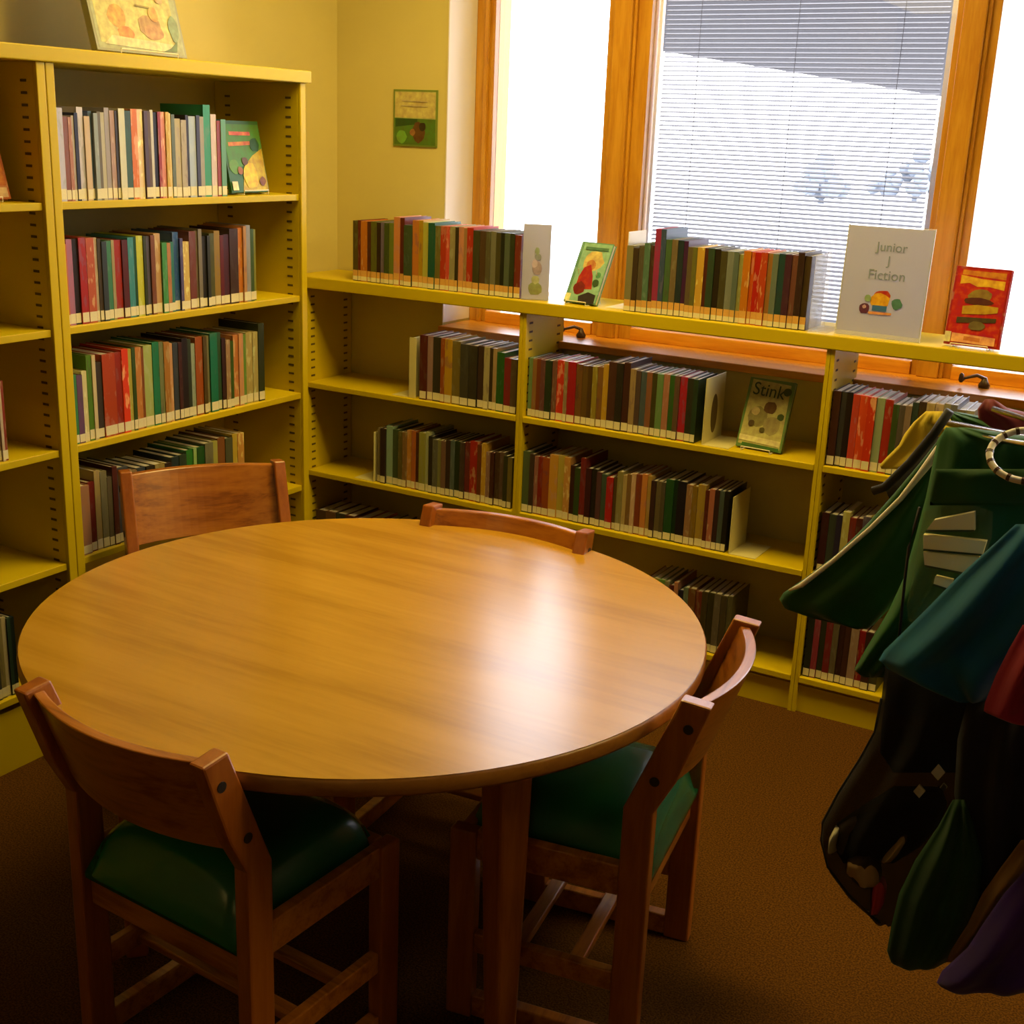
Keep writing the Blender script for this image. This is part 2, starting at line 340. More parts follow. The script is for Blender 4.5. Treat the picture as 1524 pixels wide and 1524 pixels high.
# ---------------------------------------------------------------- bookcases
T = 0.024
def slots(mb, x, ys, z0, z1, sgn):
    z = z0
    while z < z1:
        for y in ys: mb.box(min(x, x + sgn * .0006), max(x, x + sgn * .0006), y - .011, y + .011, z - .0028, z + .0028)
        z += 0.0265
def tall_case(y1, name_label, shelves):
    """front at X=0, right end at y1, reaches back towards the left wall"""
    Wd = 0.912; D = 0.3135
    g = empty('tall_bookcase', (-D, y1 - Wd, 0), 0, name_label, 'bookcase', 'tall mustard bookcases')
    for k, (a, b_) in enumerate(((0, T), (Wd - T, Wd))):
        sp = MB().box(0, D, a, b_, 0, 1.672).build('side_panel', M['shelf'], g, bevel=.002)
        MB().box(D - .0005, D + .010, a, b_, 0, 1.672).build('front_edge', M['shelf'], sp, bevel=.002)
        h = MB()
        yy = b_ if k == 0 else a; sg = 1 if k == 0 else -1
        z = .2
        while z < 1.65:
            for x in (.05, D - .035): h.box(x - .010, x + .010, min(yy, yy + sg * .0007), max(yy, yy + sg * .0007), z - .003, z + .003)
            z += .0265
        tag(h.build('peg_slots', M['hole'], sp), kind='stuff')
    for z in shelves:
        MB().box(0.005, D + .002, T + .001, Wd - T - .001, z - .0175, z).build('shelf', M['shelf'], g, bevel=.0015)
    MB().box(0.0, D - .008, T, Wd - T, 0, .16).build('kick_plate', M['shelf'], g)
    return g
TS = [1.3651, 1.0733, 0.7804, 0.4896, 0.195]
tall_case(-0.004, 'tall mustard bookcase ending beside the corner, five filled shelves', TS)
tall_case(-0.918, 'tall mustard bookcase cut off by the left edge of the photo', TS)
tall_case(-1.832, 'tall mustard bookcase out past the left edge, next to the cut-off one', TS)
tt = MB().box(-0.30, 0.018, -2.76, 0.014, 1.672, 1.7055).build('bookcase_top', M['shelf'], None, bevel=.003)
tag(tt, 'long bright mustard top slab running over the tall bookcases', 'shelf top')
LY = 0.313; LD = 0.243; PX = [-0.2626, 0.5716, 1.5064, 2.42, 3.33]; LS = [0.7309, 0.4258, 0.1106]
def low_case(k, label):
    x0, x1 = PX[k], PX[k + 1]; w = x1 - x0
    g = empty('low_bookcase', (x0, LY, 0), 0, label, 'bookcase', 'low mustard bookcases under the window')
    a0 = 0.0 if k == 0 else T / 2 - .012
    for side, (a, b_) in enumerate(((0.0, .012), (w - .012, w))):
        sp = MB().box(a + .0003, b_ - .0003, 0, LD, 0, 1.045).build('side_panel', M['shelf'], g, bevel=.0015)
        h = MB(); xx = b_ if side == 0 else a; sg = 1 if side == 0 else -1; z = .14
        while z < 1.03:
            for y in (.03, LD - .035): h.box(min(xx, xx + sg * .0007), max(xx, xx + sg * .0007), y - .010, y + .010, z - .003, z + .003)
            z += .0265
        tag(h.build('peg_slots', M['hole'], sp), kind='stuff')
    for z in LS:
        MB().box(.0125, w - .0125, -.002, LD - .003, z - .0175, z).build('shelf', M['shelf'], g, bevel=.0015)
    MB().box(.012, w - .012, .012, .022, 0, .092).build('kick_plate', M['shelf'], g)
    MB().box(.012, w - .012, .006, .012, .078, .084).build('kick_lip', M['shelf'], g)
    return g
low_case(0, 'low mustard bookcase in the corner, its upper left shelves partly empty')
low_case(1, 'low mustard bookcase in the middle with a display book on its upper right shelf')
low_case(2, 'low mustard bookcase half hidden behind the hanging book bags')
low_case(3, 'low mustard bookcase beyond the right edge of the photo')
tag(MB().box(WA + .004, 3.34, LY - .008, LY + LD, 1.0455, 1.0835).build('bookcase_top', M['shelf'], None, bevel=.003), 'long mustard top slab running over the low bookcases under the window', 'shelf top')

# ---------------------------------------------------------------- books
PAL = {'black': '15100f', 'dark brown': '3a2414', 'brown': '6a4020', 'tan': 'a8814e', 'cream': 'cdbd8c', 'white': 'd8d4cc', 'pale grey': 'a9a6a0', 'grey': '6a6862',
       'navy': '1a1c44', 'blue': '2c58a0', 'pale blue': '98acd0', 'teal': '2f8080', 'dark green': '1c3a1c', 'green': '2e8044', 'pale green': '8fae7c', 'olive': '5a5a20',
       'lime': 'b0b838', 'yellow': 'd0a830', 'orange': 'c8701c', 'rust': '9c4420', 'red': 'bc2418', 'maroon': '58141a', 'pink': 'c07078', 'purple': '6a4480', 'lilac': 'b4a8c8'}
def cname(h):
    c = [int(h[i:i+2], 16) for i in (0, 2, 4)]
    return min(PAL, key=lambda k: sum((a - int(PAL[k][i:i+2], 16)) ** 2 for a, i in zip(c, (0, 2, 4))))
def unit_meshes():
    c = MB().box(-.5, .5, 0, .05, 0, 1).box(-.5, -.42, 0.02, 1, 0, 1).box(.42, .5, 0.02, 1, 0, 1)
    p = MB().box(-.42, .42, .05, .97, .012, .985)
    l = MB().box(-.46, .46, -.004, 0, .02, .135); g = MB().box(-.46, .46, -.004, 0, .135, .235)
    out = []
    for mb, n, mt in ((c, 'cover', 'cover'), (p, 'pages', 'pages'), (l, 'spine_label', 'sticker'), (g, 'colour_band', 'genre')):
        me = mb.mesh(n); me.materials.append(M[mt]); out.append(me)
    return out
UM = unit_meshes()
ORD = ['first', 'second', 'third', 'fourth', 'fifth', 'sixth', 'seventh', 'eighth', 'ninth', 'tenth', 'eleventh', 'twelfth', 'thirteenth', 'fourteenth', 'fifteenth', 'sixteenth', 'seventeenth', 'eighteenth', 'nineteenth', 'twentieth']
def ordinal(n):
    if n < 20: return ORD[n]
    return ('twenty-' if n < 30 else 'thirty-') + ORD[n % 10 - 0 if False else (n % 10)] if (n + 1) % 10 != 0 or n < 20 else {29: 'thirtieth', 39: 'fortieth'}[n]
def ordi(n):   # n from 1
    if n <= 20: return ORD[n - 1]
    t_, u_ = divmod(n, 10)
    if u_ == 0: return {2: 'twentieth', 3: 'thirtieth', 4: 'fortieth'}[t_]
    return {2: 'twenty-', 3: 'thirty-', 4: 'forty-'}[t_] + ORD[u_ - 1]
def book(loc, rz, w, d, h, col, label, group, lean=0, band=False, lab=True):
    o = bpy.data.objects.new('book', None); COL.objects.link(o); o.empty_display_size = .02
    o.location = loc; o.rotation_euler = (0, lean, rz) if rz == 0 else (0, 0, rz)
    if lean and rz: o.rotation_mode = 'ZYX'; o.rotation_euler = (0, lean, rz); o.rotation_mode = 'XYZ'; o.rotation_euler = (Matrix.Rotation(rz, 3, 'Z') @ Matrix.Rotation(lean, 3, 'Y')).to_euler('XYZ')
    tag(o, label, 'book', group)
    for k, me in enumerate(UM):
        if k == 2 and not lab: continue
        if k == 3 and not band: continue
        c = bpy.data.objects.new(me.name, me); COL.objects.link(c); c.parent = o
        if k < 2: c.scale = (w, d, h)
        elif k == 2: c.scale = (w, .12, min(h, .21) * (1.0 if not band else .62))
        else: c.scale = (w, .12, min(h, .21)); c.location = (0, 0, -.054 * min(h, .21))
        c.color = lin(col) if k == 0 else (1, 1, 1, 1)
    return o
RB = random.Random(11)
def brighten(h, f=0.98):
    return ''.join('%02x' % min(255, int(int(h[i:i+2], 16) * f + 4)) for i in (0, 2, 4))
def row(kind, z, u0, u1, spec, where, group, band=False, front=None, dflt=.19, lab=True):
    """spec = 'w h colour [lean]; ...' with relative widths, heights in cm"""
    items = [s.split() for s in spec.strip().split(';') if s.strip()]
    if kind == 'tall':
        fx = -0.012 if front is None else front
        fn = lambda q: (fx, q, z); a, b_ = solve_axis(u0, fn, -2.2, 0), solve_axis(u1, fn, -2.2, 0)
    else:
        fy = LY + .016 if front is None else front
        fn = lambda q: (q, fy, z); a, b_ = solve_axis(u0, fn, -.3, 3), solve_axis(u1, fn, -.3, 3)
    # relative widths are in pixels: map along the projected row
    tot = sum(float(i[0]) for i in items); acc = 0
    for n, it in enumerate(items):
        ua = u0 + (u1 - u0) * acc / tot; acc += float(it[0]); ub = u0 + (u1 - u0) * acc / tot
        pa, pb = (solve_axis(ua, fn, -2.2, 0), solve_axis(ub, fn, -2.2, 0)) if kind == 'tall' else (solve_axis(ua, fn, -.3, 3), solve_axis(ub, fn, -.3, 3))
        w = (pb - pa) * .97; h = float(it[1]) / 100 + RB.uniform(-.0015, .0015); col = it[2]; lean = math.radians(float(it[3])) if len(it) > 3 else 0
        if len(it) > 3: h *= .99
        sizew = 'tall ' if h > .215 else 'short ' if h < .172 else ''
        th = 'thick ' if w > .030 else 'thin ' if w < .0115 else ''
        lb = '%s%s%s book, %s from the left %s' % (th, sizew, cname(col), ordi(n + 1), where)
        if len(lb.split()) > 16: lb = lb.replace(th, '', 1) if th else lb.replace(sizew, '', 1)
        off = RB.uniform(-.004, .003); mid = (pa + pb) / 2; d = min(.155, .115 + h * .16)
        if lean: d *= .98
        zz = z + .0003 + abs(math.sin(lean)) * w / 2
        shift = 0
        if kind == 'tall': book((fx + off - 0.0, mid, zz), PI / 2, w, d, h, brighten(col), lb, group, lean, band, lab)
        else: book((mid, fy + off, zz), 0, w, d, h, brighten(col), lb, group, lean, band, lab)

row('tall', TS[0], 88.5, 338, """
12 21 b8b8dc;7 19 80483c;5 19 a87060;3.5 19.5 a8a098;5 20 1a1836;9 21.5 c4c0d4;8 19.5 c8b090;5 20.5 3c5268;6 20 8c9898;5 20.5 605848;7 20.5 b0aa90;
7 21.5 989098;7 21 a88880;4 21 3a3644;9 21.5 ccccb8;9 21 30503c;9 21.5 d06c10;9 21.5 e0c8a8;5 21 4a3440;5 21 584020;5 21.5 c8c4b8;6 21 140c0c;4 21 902020;6 21 d08478;
5 21 c09c28;4 21 e0cc98;5 20.5 5a6454;8 19.5 b0a480;8 19.5 a89c84;4 20.5 201418;10 20.5 a4b4d4;5 20.5 343450;7 20.5 989080;10 23.5 2c8c68;8 21 ccb8bc;5 19.5 8c3028;7 20 5c9478""",
    'on the top shelf, tall bookcase', 'books on the top shelf of the tall bookcase')
row('tall', TS[1], 97.5, 383.5, """
8 19.5 c06c38;8 20.5 a4688c;8 20.5 1c1012;10 20.5 a01c1c;11 20.5 b05030;5 20.5 a8987c;5 20 3c3020;7 19.5 2c3640;8 19.5 387858;4 19.5 9a8c60;10 19.5 982418;8 19.5 501818;
8 20 38848c;4 20 0c4424;9 20 bcc038;4 20 2a3010;6 20 54506a;6 20 703c1c;9 20.5 b89468;7 18 3c8848;5 18 b07848;5 18 2a7068;8 20.5 204c88;4 19 4a4478;9 18 c8ac60;9 20.5 6a3028;4 20.5 5c5030;
5 21 787060;7 19 1c1a14;4 19 2a2c28;7 19.5 46480f;8 20 8c7028;5 19 5c1414;8 19 401828;12 20.5 382014;6 20.5 b86c20;4 21 b08050;6 21 8c8c98;5 20 36502c;4 20 7c7c20""",
    'on the second shelf, tall bookcase', 'books on the second shelf of the tall bookcase')
row('tall', TS[2], 112, 394, """
6 17.5 388058;8 17 644470;7 18 d0c898;7 21.5 4c7820;5 21.5 c8b890;9 19.5 38302c;18 21 a83c10;9 21 8c2008;9 21.5 d83810;5 21.5 a8a040;5 21.5 2c4410;8 21.5 b87838;4 21 7c4018;
12 21.5 a0b068;9 22 1c7450;6 22 707850;8 21.5 a06c24;5 21 c09068;7 21 343c48;5 21 3c1810;8 22 1c1210;5 21.5 2c3824;6 20 90a090;10 21.5 984810;5 21.5 4c3c14;
5 21.5 787858;10 22 147058;6 22 2a4c34;5 20 341818;6 19.5 987858;5 19 34500c;7 20.5 b87440;6 20.5 c89060;5 20 60882c;9 20.5 a89858;7 20.5 a89c60;8 22.5 283010""",
    'on the third shelf, tall bookcase', 'books on the third shelf of the tall bookcase')
row('tall', TS[3], 123, 366, """
12 18 a0745c;8 18.5 6c1c18;7 21 a89460;8 20.5 787458;6 18.5 605848;6 21 4c1c18;14 20 3c4450;12 18.5 8c7454;10 18.5 303c50;10 18.5 2c2418;12 18.5 94844c;10 18 30201c;
9 19 203440;9 19 2c3c30;8 20 2c7830;4 20 90b878;9 20 1c5024;10 20.5 70705c;7 20.5 a0a050;9 21 7c4c28;9 20.5 4c5040;6 21 b8a038;8 21 c08c48""",
    'on the fourth shelf, tall bookcase', 'books on the fourth shelf of the tall bookcase')
row('tall', TS[2], -26, 13.5, "10 20 7c4c30;8 20 b08060;6 20 8c2c1c;7 19.5 a89070;4 19 b8a890;4.5 19 802818", 'on the third shelf, cut-off bookcase at left edge', 'books in the cut-off bookcase')
row('tall', TS[4], -22, 29, "10 20 4c2c20;9 20.5 6c4c2c;8 20.5 3c3c3c;8 20.5 80784c;7 20.5 b0a88c;5 20 243c34;6 20 0c1c20", 'on the bottom shelf, cut-off bookcase at left edge', 'books in the cut-off bookcase')

row('low', 1.0835, 524.5, 772.5, """
7 19 4c4010;4 19 601010;9 19 b86c1c;6 19 502010;8 19 585c20;5 19 28140c;6 19 706488;7 19 38481c;6 19 607024;8 21 c07c4c;6 21 581408;11 19 344830;9 20.5 b8702c;6 20.5 a88410;8 20 a8a848;
9 20 0c4c3c;7 19.5 645c28;8 19.5 a82c14;5 19.5 c04438;8 19.5 8c8460;4 19.5 2c2410;7 19.5 c08060;5 19.5 98744c;9 19.5 a4240c;9 19 36361c;9 19 4a341c;6 19 504c34;7 19 6c6c58;7 19 403c18;6 19 14180c;
7 19 4a5848;6 19 283018;9 18.5 6c2414""",
    'in the left row on the low top', 'books in the left row on the low top', band=True)
row('low', 1.0835, 927.5, 1197, """
9 18.5 7c7854;7 18 3a2c20;8 18.5 544c3c;8 19.5 4c7060;6 19 40281c;8 23.5 902858;7 23.5 34486c;8 21 40603c;8 21 6c5c44;8 21 1c2c34;6 21 3c1444;7 19.5 5c5038;6 19.5 646428;10 19.5 c09838;5 19.5 4c1c10;9 19.5 28402c;
8 19.5 20180c;9 19 403c20;9 19 747c78;7 19 546460;6 18.5 8c8c50;10 19.5 b86c10;5 19.5 c05010;9 19.5 b01810;9 19.5 b03c14;7 19.5 98682c;8 19.5 607068;9 19.5 1c4040;9 19.5 401c30;8 19.5 6c4034;9 20.5 301c18;9 19.5 403014""",
    'in the right row on the low top', 'books in the right row on the low top', band=True)
row('low', LS[0], 624.5, 768, """
10 20.5 4c1410;8 20.5 90706c;12 20.5 2c2820;6 20.5 8c4414;10 20.5 b08818;12 20 6c5c24;12 19.5 38362c;12 19.5 2a261c;10 19.5 38241c;7 19.5 a09870;5 19.5 342410;6 19.5 a0845c;11 18.5 1c5014;10 17 781c1c;9 17 4c3c24""",
    'on the upper shelf, corner low bookcase', 'books on the upper shelf of the corner low bookcase')
row('low', LS[0], 784, 1033, """
6 18 648454;6 18 886030;6 18 703418;7 18 60383c;9 18 20301c;7 18 70483c;11 18.5 c02c18;5 18.5 8c7454;12 18.5 98101c;9 18 6c4820;8 18 5c4418;7 18 4c3410;7 18 8c7c28;8 18 7c5424;8 19 b89024;
12 20 44241c;10 20 201c18;10 20.5 3c1c14;8 19 988058;7 18.5 4c3c38;9 18.5 445460;8 18.5 805034;7 18.5 3c3810;9 18.5 608450;9 18.5 a06c54;8 18.5 2c5c20;7 18.5 5c4434;11 18.5 a4182c;9 18.5 28281c;7 18.5 1c3824""",
    'on the upper shelf, middle low bookcase', 'books on the upper shelf of the middle low bookcase')
row('low', LS[0], 1229, 1434, """
11 20.5 3c1c10;8 20.5 383838;9 20.5 140c0c;10 20 b83c28;12 20 d04418;12 20 c02c08;12 20 8c9c78;12 20 9c2410;9 19 34481c;9 19 544c44;9 19 806c5c;9 20 283c34;11 20.5 403018;12 20.5 a89060;12 20.5 c0a888;10 21 9c9884;10 21 70707c;12 20 787058;12 20 a09c88""",
    'on the upper shelf behind the bags', 'books on the upper shelf behind the bags')
row('low', LS[1], 560.5, 760, """
6 18.5 807450;8 18.5 2c1c18;10 19.5 88a894;9 19 3c4c30;7 18.5 5c5428;6 18.5 7c5c34;8 19.5 c08434;6 19.5 a85c24;6 19 4c2410;10 19.5 8c8c40;5 20 a0a880;6 19 242018;7 18 58584c;6 18 7c7c48;7 18 6c5044;7 18.5 302018;
6 18.5 4c5c5c;9 18.5 1c2c14;7 18.5 3c2c28;8 19 642020;12 19.5 981c14;6 19 60300c;7 19.5 b8902c;7 17 8c6c64;6 17 3c1814;8 17.5 402818;7 17.5 58443c;6 17 303418;7 16.5 706428""",
    'on the lower shelf, corner low bookcase', 'books on the lower shelf of the corner low bookcase')
row('low', LS[1], 776, 1078, """
10 19.5 485838;6 19 3c2c28;6 18.5 8c5c54;7 18.5 7c1c0c;10 18.5 904414;12 20 c08c34;10 20 b0a040;9 20 b88440;7 17.5 341814;8 17 2c4418;8 20.5 6c1c18;8 17.5 381414;8 17.5 1c1810;7 17 503038;8 16.5 3c5044;10 16 a41c18;6 16.5 54401c;
8 18.5 847c4c;6 17.5 b09c64;7 18 7c5c34;6 18.5 c0a080;9 18.5 7c3818;8 19 c07c3c;6 18.5 a88840;7 17.5 38201c;8 17.5 685c40;6 17.5 4c4430;12 18.5 1c4820;6 18.5 0c2c18;13 18.5 14101c;9 18 8c6848;7 18 7c6014;12 18.5 a08430;
6 17.5 501c10;8 18 a0604c;7 18 301c18;7 18 404c48;7 18 14140c""",
    'on the lower shelf, middle low bookcase', 'books on the lower shelf of the middle low bookcase')
row('low', LS[1], 1214, 1310, "9 17 341414;9 17 343c34;7 17 201c38;9 18.5 a8a058;8 17 6c2418;8 17 4c2018;9 18 4c4860;9 18.5 8c8440;12 17 2c3024", 'on the lower shelf behind the bags', 'books on the lower shelf behind the bags')
row('low', LS[2], 470, 640, "10 17 3c2014;10 17.5 604028;10 17.5 2c2c28;9 17.5 502818;9 17 8c5c38;10 17 b06030;10 16.5 7c4c24;10 17 2c3430;10 16.5 987c5c;9 16.5 a06c58;9 17 3c1c14;10 17.5 28201c", 'on the bottom shelf, corner low bookcase', 'books on the bottom shelf of the corner low bookcase')
row('low', LS[2], 955, 1082, "10 18.5 98705c;10 19 8c8430;9 19 5c8440;7 19 7c7c60;8 18 4c1414;6 19.5 a87458;9 17 1c1c30;7 18.5 607060;11 18.5 64401c;10 18 6c2c1c;9 18.5 3c3414;10 18.5 343010;10 18.5 5c5448;9 18.5 443c24;8 18.5 504c30", 'on the bottom shelf, middle low bookcase', 'books on the bottom shelf of the middle low bookcase')
row('low', LS[2], 1194, 1302, "10 19 1c2418;9 19.5 802c40;9 19 28301c;10 18.5 6c1c1c;9 19.5 5c5440;9 18.5 301814;9 18 3c2018;12 18 907868;10 17 841418;12 17 301818;12 16.5 3c3c1c", 'on the bottom shelf behind the bags', 'books on the bottom shelf behind the bags')

# ---------------------------------------------------------------- bookends
def bookend(loc, w, h, d, mat, label, hole=False, rz=0, name='bookend', art=False):
    """upright plate in the local XZ plane facing -Y is turned by rz; here the plate lies in YZ"""
    g = empty(name, loc, rz, label, 'bookend')
    MB().box(-.0012, .0012, 0, d, 0.0015, h).build('upright_plate', mat, g, bevel=.0008)
    MB().box(-.0012, w, 0, d, 0, .0015).build('foot', mat, g)
    if hole:
        o = MB(); o.prism([(d * .5 + .030 * math.cos(2 * PI * k / 20) * .8, h * .42 + h * .30 * math.sin(2 * PI * k / 20)) for k in range(20)], .0013, .0018, 0); o.build('slot', M['hole'], g)
    return g
LYF = LY + .012
x = solve_axis(618, lambda q: (q, LYF, LS[0]), -.3, 3); bookend((x - .012, LYF, LS[0]), -.08, .195, .13, M['cream_metal'], 'cream metal bookend left of the books, upper shelf of the corner bookcase')
MB().box(-.013, .013, -.001, .001, 0.001, .195).build('front_flange', M['cream_metal'], bpy.data.objects['bookend'], bevel=.0005)
x = solve_axis(1044, lambda q: (q, LYF, LS[0]), -.3, 3); bookend((x, LYF - .0, LS[0]), .08, .19, .15, M['cream_metal'], 'cream metal bookend with dark oval slot beside the middle bookcase display book', True)
x = solve_axis(1084, lambda q: (q, LYF, LS[1]), -.3, 3); bookend((x, LYF, LS[1]), .08, .17, .14, M['cream_metal'], 'cream metal bookend right of the lower shelf books, middle bookcase')
x = solve_axis(556, lambda q: (q, LYF, LS[1]), -.3, 3); bookend((x, LYF, LS[1]), -.08, .17, .14, M['cream_metal'], 'cream metal bookend left of the lower shelf books, corner bookcase')
x = solve_axis(922, lambda q: (q, LYF, 1.0835), -.3, 3); bookend((x, LYF + .03, 1.0835), -.06, .22, .12, M['white'], 'white metal bookend left of the right row on the low top')
x = solve_axis(1203, lambda q: (q, LYF, 1.0835), -.3, 3); bookend((x, LYF, 1.0835), .05, .20, .14, M['acrylic'], 'clear plastic bookend right of the right row on the low top')
# white floral bookend (turned towards the room)
p = unproj(775, 442, 1, LY + .02)
g = empty('bookend', (p.x + .006, LY + .012, 1.0835), math.radians(24), 'white bookend with a printed flower vase closing the left row on the low top', 'bookend')
MB().box(0, .082, 0, .002, 0.001, .222).build('upright_plate', M['paper'], g, bevel=.0015)
MB().box(-.002, .080, 0.004, .09, 0, .0015).build('foot', M['white'], g)
art_mesh([('8c946c', wobble(.040, .035, .022, seed=4, az=.9)), ('b0b498', wobble(.040, .06, .012, seed=5)), ('a494b0', wobble(.044, .095, .014, seed=6, az=1.5)), ('c4b4d0', wobble(.036, .108, .009, seed=7, az=1.4)),
          ('8c94a4', wobble(.046, .128, .010, seed=8)), ('94a494', wobble(.043, .145, .007, seed=9, az=1.6))], g, 'printed_flowers')

# ---------------------------------------------------------------- books on display
def easel(p, rz, w, label, mat='wire', hh=.10):
    g = empty('wire_easel', p, rz, label, 'book stand', 'wire easels')
    for s in (-1, 1):
        MB().tube([(s * w / 2, -.020, .012), (s * w / 2, -.020, .002), (s * w / 2, .06, .002), (s * w * .45, .035, hh)], .0016, 6).build('side_wire', M[mat], g)
    MB().tube([(-w / 2, -.020, .012), (w / 2, -.020, .012)], .0016, 6).build('front_wire', M[mat], g)
    return g
def display(loc, rz, w, h, th, tilt, col, label, arts, name='display_book', cat='book', easel_label=None, ew=None, spine='left'):
    g = empty(name, loc, 0, label, cat); g.rotation_euler = (Matrix.Rotation(rz, 3, 'Z') @ Matrix.Rotation(-tilt, 3, 'X')).to_euler('XYZ')
    c = MB().box(-w / 2, w / 2, 0, .002, 0, h).box(-w / 2, w / 2, th - .002, th, 0, h).box(-w / 2, -w / 2 + .002, .002, th - .002, 0, h).build('cover', M['cover'], g, bevel=.0006); c.color = lin(col)
    MB().box(-w / 2 + .002, w / 2 - .003, .002, th - .002, .003, h - .003).build('pages', M['pages'], g)
    if arts: art_mesh(arts, g)
    if easel_label: easel((loc[0], loc[1], loc[2] - .006), rz, ew or w * .7, easel_label)
    return g
p = unproj(866, 441, 1, LY + .03)
display((.738, LY + .035, 1.0895), -.12, .112, .19, .016, math.radians(27), '5c8c70', 'upright teal-green book with a red figure on the cover, left of the right row', [
    ('88b49c', [(-.045, .005), (.053, .005), (.053, .186), (-.045, .186)]), ('c8b070', wobble(.005, .13, .034, seed=2)), ('b87c40', wobble(.0, .118, .017, seed=12)),
    ('a01010', [(-.03, .04), (.028, .045), (.018, .085), (.0, .12), (-.02, .11), (-.03, .08)]), ('700808', wobble(-.015, .045, .02, seed=3)), ('241c20', [(-.005, .0), (.05, .0), (.048, .028), (.02, .035), (-.01, .02)]),
    ('30502c', wobble(.035, .065, .012, seed=8)), ('4c8c60', wobble(.036, .09, .009, seed=7)), ('d8d8a0', [(-.054, .004), (-.036, .004), (-.036, .026), (-.054, .026)]), ('4c7860', [(-.035, .165), (.045, .165), (.045, .174), (-.035, .174)])],
    easel_label='thin wire easel under the teal-green display book', ew=.07)
display((1.848, LY + .03, 1.0895), -.05, .135, .196, .018, math.radians(10), 'a01408', 'bright red book with yellow lettering shapes, standing at the right on the low top', [
    ('b81c0c', [(-.062, .004), (.062, .004), (.062, .19), (-.062, .19)]), ('c87c20', [(-.05, .176), (.056, .170), (.056, .186), (-.05, .187)]),
    ('d8a428', [(-.052, .152), (-.03, .156), (-.01, .148), (.02, .150), (.056, .144), (.056, .166), (.0, .168), (-.052, .174)]),
    ('8c7430', wobble(.002, .125, .03, seed=21, az=.6)), ('501c10', wobble(.0, .112, .034, seed=22, az=.3)), ('b8901c', [(-.035, .078), (.02, .082), (.05, .088), (.05, .102), (.0, .104), (-.036, .098)]),
    ('48381c', [(-.045, .055), (.05, .064), (.05, .074), (-.0, .072), (-.045, .07)]), ('6c5c34', wobble(.005, .052, .02, seed=23, az=.6)), ('e0a070', [(-.05, .008), (.056, .006), (.056, .026), (-.05, .03)]), ('c07038', [(-.02, .014), (.02, .012), (.02, .022), (-.02, .024)]), ('d8d0a0', [(-.067, .006), (-.052, .006), (-.052, .032), (-.067, .032)])],
    easel_label='thin wire easel under the red display book', ew=.09)
g = display((1.318, LY + .045, .7365), -.05, .135, .20, .014, math.radians(20), '5c7c40', 'cream and green display book titled Stink on the middle bookcase upper shelf', [
    ('b0a868', [(-.062, .010), (.062, .006), (.056, .19), (-.058, .195)]), ('847c48', wobble(-.02, .09, .030, seed=31)), ('948858', wobble(.025, .07, .026, seed=32)), ('5c3c10', wobble(.01, .12, .018, seed=33)),
    ('3c4c18', wobble(.045, .098, .010, seed=34)), ('b8a470', wobble(-.03, .105, .012, seed=35)), ('d0c890', [(-.062, .02), (.06, .014), (.06, .03), (-.062, .036)]), ('38601c', [(-.05, .004), (.06, .0), (.06, .010), (-.05, .014)]), ('4c3810', wobble(-.035, .07, .009, seed=36)), ('504818', wobble(.0, .055, .008, seed=37)), ('38481c', wobble(.05, .17, .012, seed=38))],
    easel_label='wire easel under the Stink display book', ew=.085)
lettering('Stink', .052, -.004, .150, M['ink2'], g, y=-.0045, rot=-.05, sx=.92)
display((-.035, -.192, TS[0] + .007), PI / 2, .155, .195, .012, math.radians(12), '2c5c24', 'green and yellow picture book facing out at the right end of the top tall shelf', [
    ('487c20', [(-.07, .06), (.074, .09), (.074, .185), (-.07, .185)]), ('b8a020', [(-.03, .004), (.074, .004), (.074, .12), (.03, .10), (-.01, .07)]), ('5c8c20', wobble(-.05, .07, .02, seed=41)), ('c85c40', [(-.05, .155), (.035, .155), (.035, .165), (-.05, .165)]),
    ('c07030', [(-.06, .125), (.04, .13), (.04, .14), (-.06, .136)]), ('1c4c20', wobble(.045, .13, .02, seed=42)), ('d8b810', wobble(.01, .045, .03, seed=43, az=1.2)), ('5c3c18', wobble(-.005, .085, .012, seed=44)), ('905020', wobble(-.03, .06, .011, seed=45)), ('7c4820', wobble(.055, .03, .012, seed=46)), ('e0d8b0', [(-.072, .006), (-.05, .006), (-.05, .03), (-.072, .03)])],
    easel_label='wire easel under the green and yellow picture book', ew=.10)
display((-.05, -1.085, TS[0] + .007), PI / 2, .20, .23, .014, math.radians(15), 'b05820', 'orange picture book facing out, cut by the left edge, top shelf', [
    ('c06820', [(-.09, .03), (.094, .03), (.094, .16), (-.09, .16)]), ('d0b090', [(-.09, .004), (.094, .004), (.094, .026), (-.09, .026)]), ('d8c8b0', [(-.09, .16), (.094, .16), (.094, .22), (-.09, .22)]), ('a04820', wobble(.04, .09, .03, seed=51))],
    easel_label='wire easel under the orange picture book at the left edge', ew=.12)
